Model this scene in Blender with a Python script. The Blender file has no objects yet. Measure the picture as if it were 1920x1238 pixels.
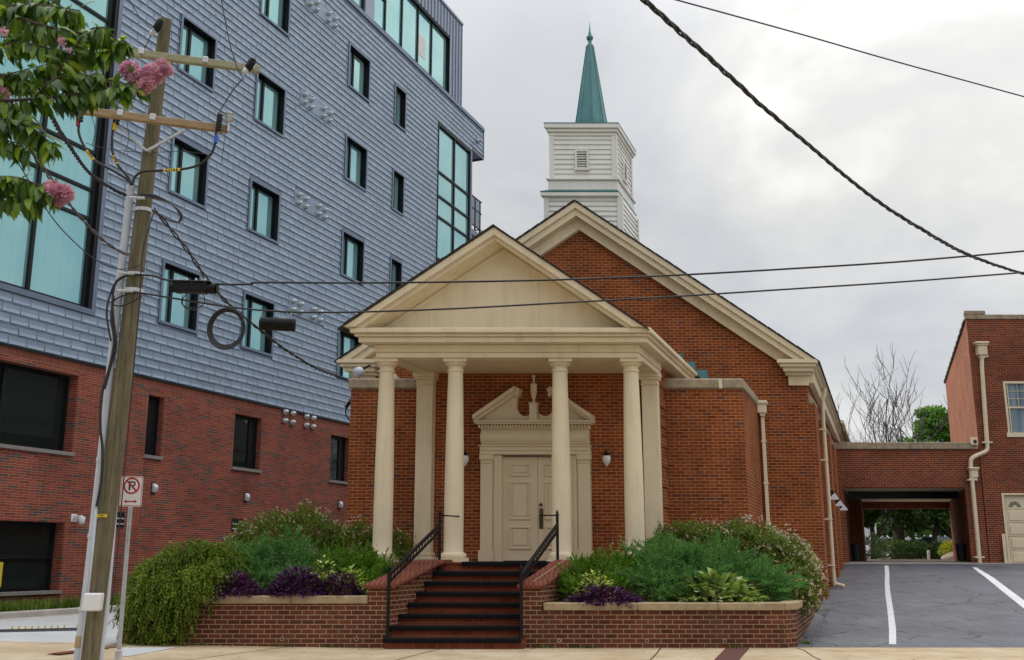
import bpy, bmesh, math, random
import numpy as np
from mathutils import Vector, Matrix

random.seed(7)
rng = np.random.default_rng(11)
scene = bpy.context.scene
COL = scene.collection

# ------------------------------------------------------------------ camera
PITCH = math.radians(12.54)
FOC = 1914.0            # focal length in pixels of a 1920 px wide frame
EYE = 1.55
CP, SP = math.cos(PITCH), math.sin(PITCH)


def ray(px, py):
    """Direction of sight of a point of the photograph."""
    return Vector((px - 960.0, FOC * CP + (py - 619.0) * SP, FOC * SP - (py - 619.0) * CP))


def at(px, py, Y):
    """The point that a pixel shows at a known distance Y along the street."""
    d = ray(px, py)
    return Vector((0, 0, EYE)) + d * (Y / d.y)


def on_plane(px, py, p, n):
    d = ray(px, py)
    o = Vector((0, 0, EYE))
    return o + d * ((p - o).dot(n) / d.dot(n))


cam = bpy.data.cameras.new("camera")
cam_o = bpy.data.objects.new("camera", cam)
COL.objects.link(cam_o)
cam_o.location = (0, 0, EYE)
cam_o.rotation_euler = (math.radians(90) + PITCH, 0, 0)
cam.sensor_width = 36.0
cam.lens = FOC / 1920.0 * 36.0
cam.clip_start = 0.1
cam.clip_end = 3000
cam.dof.use_dof = True
cam.dof.focus_distance = 22.0
cam.dof.aperture_fstop = 4.5
scene.camera = cam_o

# ------------------------------------------------------------------ materials
MATS = {}


def newmat(name):
    m = bpy.data.materials.new(name)
    m.use_nodes = True
    nt = m.node_tree
    b = nt.nodes["Principled BSDF"]
    MATS[name] = m
    return m, nt, b


def node(nt, kind, **kw):
    n = nt.nodes.new(kind)
    for k, v in kw.items():
        if k in n.inputs:
            n.inputs[k].default_value = v
        else:
            setattr(n, k, v)
    return n


def ramp(nt, fac, stops, interp='LINEAR'):
    r = nt.nodes.new('ShaderNodeValToRGB')
    r.color_ramp.interpolation = interp
    el = r.color_ramp.elements
    while len(el) < len(stops):
        el.new(0.5)
    for e_, (p, c) in zip(el, stops):
        e_.position = p
        e_.color = (*c, 1) if len(c) == 3 else c
    nt.links.new(fac, r.inputs[0])
    return r.outputs[0]


def mix(nt, fac, a, b, mode='MIX'):
    n = nt.nodes.new('ShaderNodeMix')
    n.data_type = 'RGBA'
    n.blend_type = mode
    for s, v in ((n.inputs[0], fac), (n.inputs[6], a), (n.inputs[7], b)):
        if hasattr(v, 'links') or isinstance(v, bpy.types.NodeSocket):
            nt.links.new(v, s)
        elif isinstance(v, (int, float)):
            s.default_value = v
        else:
            s.default_value = (*v, 1)
    return n.outputs[2]


def coords(nt, kind='Object', scale=(1, 1, 1)):
    tc = nt.nodes.new('ShaderNodeTexCoord')
    mp = nt.nodes.new('ShaderNodeMapping')
    mp.inputs['Scale'].default_value = scale
    nt.links.new(tc.outputs[kind], mp.inputs[0])
    return mp.outputs[0]


def noise(nt, vec, scale, detail=4, rough=0.55):
    n = node(nt, 'ShaderNodeTexNoise', Scale=scale, Detail=detail, Roughness=rough)
    nt.links.new(vec, n.inputs['Vector'])
    return n.outputs[0]


def bump(nt, b, h, strength=0.4, dist=0.01):
    n = node(nt, 'ShaderNodeBump', Strength=strength, Distance=dist)
    nt.links.new(h, n.inputs['Height'])
    nt.links.new(n.outputs[0], b.inputs['Normal'])


def m_brick(name, L, H, mortar, stops, mcol, stain=0.35, rot=False, dirt=None):
    m, nt, b = newmat(name)
    uv = coords(nt, 'UV')
    if rot:
        uv.node.inputs['Rotation'].default_value = (0, 0, math.pi / 2)
    br = node(nt, 'ShaderNodeTexBrick', Scale=1.0)
    br.inputs['Color1'].default_value = (0, 0, 0, 1)
    br.inputs['Color2'].default_value = (1, 1, 1, 1)
    br.inputs['Mortar'].default_value = (.5, .5, .5, 1)
    br.inputs['Mortar Size'].default_value = mortar
    br.inputs['Mortar Smooth'].default_value = 0.15
    br.inputs['Brick Width'].default_value = L
    br.inputs['Row Height'].default_value = H
    br.inputs['Bias'].default_value = 0
    nt.links.new(uv, br.inputs['Vector'])
    col = ramp(nt, br.outputs['Color'], stops)
    n1 = noise(nt, uv, 0.7, 5, 0.6)
    n2 = noise(nt, uv, 34, 3, 0.6)
    col = mix(nt, 1.0, col, ramp(nt, n1, [(0.3, (1 - stain,) * 3), (0.7, (1.12,) * 3)]), 'MULTIPLY')
    col = mix(nt, 0.8, col, ramp(nt, n2, [(0.3, (.8,) * 3), (0.75, (1.15,) * 3)]), 'MULTIPLY')
    mc = mix(nt, 1.0, mcol, ramp(nt, n1, [(0.3, (.7,) * 3), (0.7, (1.1,) * 3)]), 'MULTIPLY')
    col = mix(nt, br.outputs['Fac'], col, mc)
    if dirt:
        n3 = noise(nt, coords(nt, 'UV', (1.5, .25, 1)), 1.6, 5, 0.65)
        col = mix(nt, ramp(nt, n3, [(.5, (0, 0, 0)), (.75, (.6, .6, .6))]), col, dirt)
    nt.links.new(col, b.inputs['Base Color'])
    b.inputs['Roughness'].default_value = 0.9
    b.inputs['Specular IOR Level'].default_value = 0.15
    inv = node(nt, 'ShaderNodeMath', operation='SUBTRACT')
    inv.inputs[0].default_value = 1
    nt.links.new(br.outputs['Fac'], inv.inputs[1])
    ad = node(nt, 'ShaderNodeMath', operation='MULTIPLY_ADD')
    nt.links.new(n2, ad.inputs[0])
    ad.inputs[1].default_value = 0.35
    nt.links.new(inv.outputs[0], ad.inputs[2])
    bump(nt, b, ad.outputs[0], 0.6, 0.008)
    return m


def m_plain(name, col, rough=0.6, var=0.18, nscale=3.0, metal=0.0, bumpy=0.0, bscale=40, spec=0.5, streak=False, dirt=None):
    m, nt, b = newmat(name)
    v = coords(nt, 'Object', (3, 3, .5) if streak else (1, 1, 1))
    n1 = noise(nt, v, nscale, 6, 0.62)
    lo = tuple(c * (1 - var) for c in col)
    hi = tuple(min(1, c * (1 + var * .6)) for c in col)
    c_ = ramp(nt, n1, [(0.3, lo), (0.7, hi)])
    if dirt:
        n3 = noise(nt, coords(nt, 'Object', (2, 2, .35)), 2.2, 7, 0.7)
        c_ = mix(nt, ramp(nt, n3, [(.5, (0, 0, 0)), (.78, (.7, .7, .7))]), c_, dirt)
    nt.links.new(c_, b.inputs['Base Color'])
    b.inputs['Roughness'].default_value = rough
    b.inputs['Metallic'].default_value = metal
    b.inputs['Specular IOR Level'].default_value = spec
    if bumpy:
        bump(nt, b, noise(nt, coords(nt), bscale, 5, 0.6), bumpy, 0.01)
    return m


def m_leaf(name, stops, rough=0.5, trans=0.25, spec=0.35, tint=(1.3, 1.4, .7)):
    m, nt, b = newmat(name)
    g = nt.nodes.new('ShaderNodeNewGeometry')
    col = ramp(nt, g.outputs['Random Per Island'], stops)
    n1 = noise(nt, coords(nt), 1.6, 3)
    col = mix(nt, .7, col, ramp(nt, n1, [(.35, (.7, .72, .7)), (.65, (1.25, 1.2, 1.1))]), 'MULTIPLY')
    nt.links.new(col, b.inputs['Base Color'])
    b.inputs['Roughness'].default_value = rough
    b.inputs['Specular IOR Level'].default_value = spec
    tr = nt.nodes.new('ShaderNodeBsdfTranslucent')
    tc = mix(nt, 1.0, col, tint, 'MULTIPLY')
    nt.links.new(tc, tr.inputs[0])
    mx = node(nt, 'ShaderNodeMixShader')
    mx.inputs[0].default_value = trans
    nt.links.new(b.outputs[0], mx.inputs[1])
    nt.links.new(tr.outputs[0], mx.inputs[2])
    nt.links.new(mx.outputs[0], nt.nodes['Material Output'].inputs[0])
    return m


CH_ST = [(0, (.17, .040, .015)), (.25, (.245, .061, .019)), (.5, (.30, .076, .022)), (.75, (.268, .067, .022)), (.9, (.21, .050, .022)), (.955, (.125, .056, .052)), (1, (.35, .094, .028))]
def per_island(m, lo, hi):
    nt = m.node_tree
    b = nt.nodes['Principled BSDF']
    l = b.inputs['Base Color'].links[0]
    g = nt.nodes.new('ShaderNodeNewGeometry')
    r = ramp(nt, g.outputs['Random Per Island'], [(0, (lo,) * 3), (1, (hi,) * 3)])
    nt.links.new(mix(nt, 1.0, l.from_socket, r, 'MULTIPLY'), b.inputs['Base Color'])
    r2 = ramp(nt, g.outputs['Random Per Island'], [(0, (.30,) * 3), (.5, (.46,) * 3), (1, (.36,) * 3)])
    nt.links.new(r2, b.inputs['Roughness'])


B_CH = m_brick('church_brick', .225, .0765, .0062, CH_ST, (.54, .285, .135), .34, dirt=(.15, .050, .026))
B_GR = m_brick('norman_brick', .37, .071, .0075, [(0, (.17, .044, .030)), (.3, (.265, .064, .042)), (.6, (.31, .078, .050)), (.84, (.23, .060, .043)), (.90, (.11, .075, .07)), (1, (.085, .064, .066))], (.36, .21, .155), .25)
B_GS = m_brick('norman_soldier', .37, .071, .0085, [(0, (.17, .044, .030)), (.5, (.265, .064, .042)), (1, (.22, .055, .038))], (.32, .19, .14), .25, rot=True)
B_PL = m_brick('planter_brick', .217, .0795, .0068, [(0, (.085, .031, .020)), (.4, (.135, .044, .027)), (.7, (.165, .054, .033)), (.9, (.105, .038, .028)), (1, (.20, .068, .04))], (.42, .27, .16), .4, dirt=(.10, .065, .045))
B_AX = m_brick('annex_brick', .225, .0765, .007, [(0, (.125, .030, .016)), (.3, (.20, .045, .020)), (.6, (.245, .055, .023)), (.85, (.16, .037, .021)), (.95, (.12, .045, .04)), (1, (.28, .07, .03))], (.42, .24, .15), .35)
B_AXL = m_brick('sunlit_side_brick', .225, .0765, .011, [(0, (.44, .17, .10)), (.5, (.54, .22, .13)), (1, (.60, .26, .155))], (.33, .15, .09), .2)  # annex brick made paler: sunlight on the left wall put into its colour
B_ST = m_brick('step_brick', .20, .10, .006, [(0, (.19, .048, .024)), (.5, (.28, .07, .036)), (1, (.24, .06, .03))], (.25, .14, .09), .3)
B_CP = m_brick('coping_brick', .085, .50, .010, [(0, (.14, .038, .023)), (.5, (.20, .05, .03)), (1, (.17, .044, .028))], (.21, .11, .08), .3)
CREAM = m_plain('cream_paint', (.74, .63, .445), .55, .07, 1.2, bumpy=.04, dirt=(.55, .44, .29))
CREAM2 = m_plain('cream_door_paint', (.69, .58, .40), .45, .06, 2)
WHITE = m_plain('white_siding', (.74, .75, .72), .5, .07, 1.0, dirt=(.62, .63, .58))
WHITE2 = m_plain('white_plastic', (.72, .72, .74), .4, .05, 2)
TEAL = m_plain('patina_copper', (.075, .235, .25), .5, .2, 2.0, streak=True, dirt=(.03, .15, .16))
STONE = m_plain('weathered_stone', (.36, .285, .195), .85, .35, 6, bumpy=.3, dirt=(.14, .12, .09))
LIME = m_plain('planter_cap_stone', (.37, .28, .165), .88, .25, 5, bumpy=.25, dirt=(.21, .155, .09))
ROOF = m_plain('dark_shingle', (.055, .047, .042), .9, .4, 14, bumpy=.5, bscale=30)
BLACK = m_plain('black_paint', (.007, .007, .008), .5, .3, 8, spec=.22)
BLACKM = m_plain('black_tread', (.006, .006, .007), .8, .4, 20, spec=.15)
RUBBER = m_plain('black_cable', (.016, .015, .018), .5, .2, 5)
WIRE2 = m_plain('grey_wire', (.11, .10, .11), .5, .2, 5, metal=.3)
METAL = m_plain('zinc_cladding', (.235, .305, .405), .42, .10, 1.1, metal=.3, spec=.5)
per_island(METAL, .93, 1.06)
METALD = m_plain('zinc_trim', (.16, .20, .28), .4, .1, 2, metal=.4)
SEAM = m_plain('standing_seam', (.29, .335, .43), .4, .1, 2, metal=.4, streak=True)
FRAME = m_plain('dark_frame', (.009, .011, .014), .45, .2, 3, spec=.25)
GALV = m_plain('galvanised', (.60, .62, .65), .42, .15, 8, metal=.35)
PVC = m_plain('grey_conduit', (.50, .53, .60), .5, .1, 3, streak=True)
SILL = m_plain('grey_sill', (.24, .22, .21), .8, .15, 6)
BRASS = m_plain('aged_brass', (.10, .075, .04), .4, .3, 10, metal=.8)
YEL = m_plain('yellow_tag', (.72, .55, .03), .5, .1, 8)
RED = m_plain('sign_red', (.42, .018, .03), .4, .05, 8)
SGNW = m_plain('sign_white', (.74, .72, .72), .4, .05, 4)
SBLK = m_plain('sign_black', (.015, .015, .015), .5, .1, 8)
CTEAL = m_plain('ceramic', (.55, .58, .6), .3, .1, 8)
MULCH = m_plain('mulch', (.060, .036, .026), .95, .6, 30, bumpy=1, bscale=60)
BARK = m_plain('grey_bark', (.06, .05, .042), .9, .3, 8, bumpy=.6, bscale=25, streak=True)
BARK2 = m_plain('smooth_bark', (.085, .055, .042), .8, .3, 8, bumpy=.3)
PALEBARK = m_plain('pale_bark', (.11, .095, .088), .9, .2, 4)
RUST = m_plain('rusty_iron', (.17, .065, .045), .85, .4, 12, bumpy=.3)
ROCK = m_plain('boulder_stone', (.34, .28, .22), .9, .3, 3, bumpy=.5, bscale=8)
CONC = m_plain('concrete', (.46, .43, .39), .9, .18, 1.6, bumpy=.15, dirt=(.34, .31, .28))
CONC2 = m_plain('alley_concrete', (.52, .53, .54), .88, .14, 1.2, bumpy=.12, dirt=(.40, .41, .42))
LINE = m_plain('road_paint', (.64, .65, .68), .8, .12, 7, bumpy=.2, dirt=(.36, .37, .40))
CARW = m_plain('car_white', (.7, .72, .75), .25, .03, 2)
CARB = m_plain('car_blue', (.12, .17, .25), .25, .03, 2)
TERRA = m_plain('earth', (.10, .095, .055), .95, .4, .4, bumpy=.3)
GLOBE = m_plain('milk_glass', (.72, .74, .76), .25, .05, 6)


def special():
    # tan sidewalk with stains
    m, nt, b = newmat('tan_sidewalk')
    v = coords(nt)
    n1 = noise(nt, v, .9, 7, .65)
    n2 = noise(nt, v, 60, 3, .6)
    n3 = noise(nt, v, 3.2, 6, .7)
    c = ramp(nt, n1, [(.3, (.40, .285, .165)), (.55, (.52, .41, .27)), (.72, (.58, .50, .37))])
    c = mix(nt, .8, c, ramp(nt, n2, [(.3, (.82,) * 3), (.7, (1.1,) * 3)]), 'MULTIPLY')
    c = mix(nt, .7, c, ramp(nt, n3, [(.32, (.70, .68, .64)), (.5, (1, 1, 1))]), 'MULTIPLY')
    nt.links.new(c, b.inputs['Base Color'])
    b.inputs['Roughness'].default_value = .9
    bump(nt, b, n2, .2, .004)
    # asphalt with fine cracks
    m, nt, b = newmat('sealed_asphalt')
    v = coords(nt)
    n1 = noise(nt, v, .55, 6, .6)
    n2 = noise(nt, v, 140, 2, .6)
    nz = node(nt, 'ShaderNodeTexNoise', Scale=1.7, Detail=5)
    nt.links.new(v, nz.inputs['Vector'])
    wv = mix(nt, .28, v, nz.outputs[1], 'LINEAR_LIGHT')
    vo = node(nt, 'ShaderNodeTexVoronoi', feature='DISTANCE_TO_EDGE', Scale=.42)
    nt.links.new(wv, vo.inputs['Vector'])
    vo2 = node(nt, 'ShaderNodeTexVoronoi', feature='DISTANCE_TO_EDGE', Scale=1.15)
    nt.links.new(wv, vo2.inputs['Vector'])
    msk = ramp(nt, noise(nt, v, .6, 3), [(.46, (0, 0, 0)), (.56, (1, 1, 1))])
    cr = ramp(nt, vo.outputs['Distance'], [(.0, (1, 1, 1)), (.013, (0, 0, 0))])
    cr2 = mix(nt, 1.0, ramp(nt, vo2.outputs['Distance'], [(.0, (1, 1, 1)), (.014, (0, 0, 0))]), msk, 'MULTIPLY')
    crk = mix(nt, 1.0, cr, cr2, 'ADD')
    c = ramp(nt, n1, [(.32, (.080, .083, .100)), (.68, (.132, .137, .160))])
    c = mix(nt, .8, c, ramp(nt, n2, [(.3, (.75,) * 3), (.7, (1.2,) * 3)]), 'MULTIPLY')
    c = mix(nt, crk, c, (.015, .015, .019))
    nsc = noise(nt, coords(nt, 'Object', (6, .7, 1)), 1.3, 6, .7)
    c = mix(nt, .8, c, ramp(nt, nsc, [(.36, (.74, .74, .76)), (.5, (1, 1, 1)), (.66, (1.22, 1.22, 1.2))]), 'MULTIPLY')
    nt.links.new(c, b.inputs['Base Color'])
    b.inputs['Roughness'].default_value = .62
    bump(nt, b, n2, .25, .004)
    # wooden pole
    m, nt, b = newmat('pole_wood')
    v = coords(nt, 'Object', (9, 9, .5))
    n1 = noise(nt, v, 2.2, 7, .7)
    n2 = noise(nt, coords(nt, 'Object', (30, 30, .7)), 2, 4, .6)
    n3 = noise(nt, coords(nt, 'Object', (1, 1, .6)), .9, 4, .6)
    c = ramp(nt, n1, [(.3, (.075, .062, .036)), (.52, (.150, .128, .076)), (.72, (.225, .20, .125))])
    c = mix(nt, 1, c, ramp(nt, n2, [(.33, (.45,) * 3), (.46, (1,) * 3)]), 'MULTIPLY')
    c = mix(nt, .8, c, ramp(nt, n3, [(.3, (.72, .68, .62)), (.7, (1.18, 1.2, 1.12))]), 'MULTIPLY')
    nt.links.new(c, b.inputs['Base Color'])
    b.inputs['Roughness'].default_value = .85
    bump(nt, b, n2, .6, .01)
    m, nt, b = newmat('crossarm_wood')
    v = coords(nt, 'Object', (2, 10, 10))
    n1 = noise(nt, v, 2.2, 7, .7)
    c = ramp(nt, n1, [(.3, (.25, .165, .09)), (.7, (.44, .31, .185))])
    nt.links.new(c, b.inputs['Base Color'])
    b.inputs['Roughness'].default_value = .85
    m, nt, b = newmat('green_crossarm_wood')
    n1 = noise(nt, coords(nt, 'Object', (2, 10, 10)), 2.2, 7, .7)
    c = ramp(nt, n1, [(.3, (.25, .235, .14)), (.7, (.42, .40, .27))])
    nt.links.new(c, b.inputs['Base Color'])
    b.inputs['Roughness'].default_value = .85
    # teal reflecting glass with pale curtain folds behind
    m, nt, b = newmat('teal_glass')
    v = coords(nt, 'UV', (1, .04, 1))
    n1 = noise(nt, v, 5.5, 3, .5)
    n2 = noise(nt, coords(nt, 'UV', (.3, .4, 1)), .8, 2)
    c = ramp(nt, n1, [(.25, (.34, .62, .64)), (.75, (.40, .70, .705))])
    c = mix(nt, .8, c, ramp(nt, n2, [(.35, (.70, .84, .92)), (.65, (1.08, 1.06, 1.03))]), 'MULTIPLY')
    nt.links.new(c, b.inputs['Base Color'])
    b.inputs['Metallic'].default_value = .55
    b.inputs['Roughness'].default_value = .06
    m, nt, b = newmat('dark_glass')
    b.inputs['Base Color'].default_value = (.012, .02, .019, 1)
    b.inputs['Roughness'].default_value = .04
    b.inputs['Specular IOR Level'].default_value = .7
    m, nt, b = newmat('grey_glass')
    n1 = noise(nt, coords(nt, 'UV', (1, .12, 1)), 4, 3)
    c = ramp(nt, n1, [(.35, (.10, .15, .2)), (.65, (.22, .29, .36))])
    nt.links.new(c, b.inputs['Base Color'])
    b.inputs['Roughness'].default_value = .1
    # clapboard: no pattern, geometry only; grass
    m_leaf('grass_blade', [(0, (.05, .11, .012)), (.5, (.10, .20, .02)), (1, (.2, .27, .04))], .6)
    m_leaf('cypress_spray', [(0, (.06, .11, .012)), (.4, (.12, .19, .018)), (.75, (.185, .255, .026)), (1, (.29, .34, .05))], .6, .3)
    m_leaf('juniper_spray', [(0, (.03, .11, .036)), (.45, (.09, .245, .066)), (.8, (.165, .36, .10)), (1, (.29, .48, .18))], .6, .3)
    m_leaf('yew_spray', [(0, (.045, .12, .010)), (.4, (.105, .235, .016)), (.8, (.18, .34, .022)), (1, (.27, .42, .05))], .5, .25)
    m_leaf('abelia_leaf', [(0, (.05, .095, .012)), (.45, (.12, .185, .020)), (.8, (.19, .25, .028)), (1, (.26, .29, .05))], .45, .3)
    m_leaf('purple_leaf', [(0, (.03, .007, .04)), (.5, (.075, .017, .10)), (.85, (.14, .04, .16)), (1, (.26, .13, .27))], .45, .15)
    m_leaf('variegated_leaf', [(0, (.18, .27, .03)), (.5, (.45, .52, .10)), (1, (.68, .70, .26))], .45, .25)
    m_leaf('hosta_leaf', [(0, (.14, .23, .06)), (.5, (.27, .37, .12)), (.85, (.40, .48, .21)), (1, (.52, .57, .33))], .5, .25)
    m_leaf('myrtle_leaf', [(0, (.022, .058, .008)), (.45, (.07, .145, .011)), (.8, (.145, .25, .016)), (1, (.28, .37, .03))], .4, .35)
    m_leaf('oak_leaf', [(0, (.020, .050, .012)), (.45, (.036, .085, .018)), (.8, (.06, .13, .024)), (1, (.10, .18, .035))], .5, .25)
    m_leaf('bright_leaf', [(0, (.06, .16, .018)), (.5, (.10, .24, .03)), (1, (.17, .32, .05))], .5, .35)
    m_leaf('gold_leaf', [(0, (.20, .24, .015)), (.5, (.38, .40, .03)), (1, (.52, .5, .06))], .5, .3)
    m_leaf('pink_petal', [(0, (.52, .18, .33)), (.35, (.74, .36, .52)), (.8, (.86, .58, .68)), (.9, (.76, .5, .56)), (1, (.52, .48, .2))], .6, .35, tint=(1.1, 1, 1.1))
    m_leaf('white_petal', [(0, (.55, .45, .36)), (.5, (.74, .66, .54)), (1, (.68, .47, .42))], .6, .3, tint=(1, 1, .95))
    m_leaf('bark_twig', [(0, (.10, .08, .065)), (1, (.17, .145, .12))], .9, 0)


special()
SIDE, ASPH, WOOD, ARM, ARMG = (MATS[k] for k in ('tan_sidewalk', 'sealed_asphalt', 'pole_wood', 'crossarm_wood', 'green_crossarm_wood'))
TGLASS, DGLASS, GGLASS = MATS['teal_glass'], MATS['dark_glass'], MATS['grey_glass']


# ------------------------------------------------------------------ builders
def origin_of(o):
    v = Vector((0, 0, 0))
    while o is not None:
        v = v + o.location
        o = o.parent
    return v


def tag(o, label=None, cat=None, group=None, kind=None):
    if label: o['label'] = label
    if cat: o['category'] = cat
    if group: o['group'] = group
    if kind: o['kind'] = kind
    return o


def thing(name, loc, label, cat, group=None):
    o = bpy.data.objects.new(name, None)
    o.empty_display_size = .2
    COL.objects.link(o)
    o.location = loc
    return tag(o, label, cat, group)


def finish(me, name, mat, parent, V, smooth=False, uv=True):
    """Link a mesh whose vertices V are in world metres."""
    org = origin_of(parent) if parent else Vector((0, 0, 0))
    me.vertices.foreach_set('co', (np.asarray(V, dtype=np.float32) - np.array(org, dtype=np.float32)).ravel())
    me.update()
    if uv:
        box_uv(me, np.array(org))
    if smooth:
        me.polygons.foreach_set('use_smooth', [True] * len(me.polygons))
    for mm in (mat if isinstance(mat, (list, tuple)) else [mat]):
        me.materials.append(mm)
    o = bpy.data.objects.new(name, me)
    COL.objects.link(o)
    if parent: o.parent = parent
    return o


def box_uv(me, org):
    nl = len(me.loops)
    if nl == 0: return
    co = np.empty(len(me.vertices) * 3, dtype=np.float32)
    me.vertices.foreach_get('co', co)
    co = co.reshape(-1, 3) + org
    vi = np.empty(nl, dtype=np.int32)
    me.loops.foreach_get('vertex_index', vi)
    npoly = len(me.polygons)
    nrm = np.empty(npoly * 3, dtype=np.float32)
    me.polygons.foreach_get('normal', nrm)
    nrm = nrm.reshape(-1, 3)
    tot = np.empty(npoly, dtype=np.int32)
    me.polygons.foreach_get('loop_total', tot)
    n = np.repeat(nrm, tot, axis=0)
    p = co[vi]
    flat = np.abs(n[:, 2]) > .8
    h = np.stack([-n[:, 1], n[:, 0]], 1)
    hl = np.linalg.norm(h, axis=1, keepdims=True)
    h = h / np.maximum(hl, 1e-6)
    u = p[:, 0] * h[:, 0] + p[:, 1] * h[:, 1]
    v = p[:, 2].copy()
    u[flat] = p[flat, 0]
    v[flat] = p[flat, 1]
    lay = me.uv_layers.new(name='UVMap')
    lay.data.foreach_set('uv', np.stack([u, v], 1).astype(np.float32).ravel())


I3 = lambda x, y, z: Vector((x, y, z))
SHEAR = .3595


def CH(a, d, z):
    """Church frame: a along its front, d its depth line (it runs off to the right), z up."""
    return Vector((a + SHEAR * (d - 21.4), d, z))


FA = Vector((-12.57, 29.0, 0.0))
FE = Vector((.36812, .92978, 0))
FN = Vector((.92978, -.36812, 0))      # outward (towards the church)


def GB(s, q, z):
    """Grey building frame: s along the facade, q out of the facade, z up."""
    return FA + FE * s + FN * q + Vector((0, 0, z))


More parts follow.
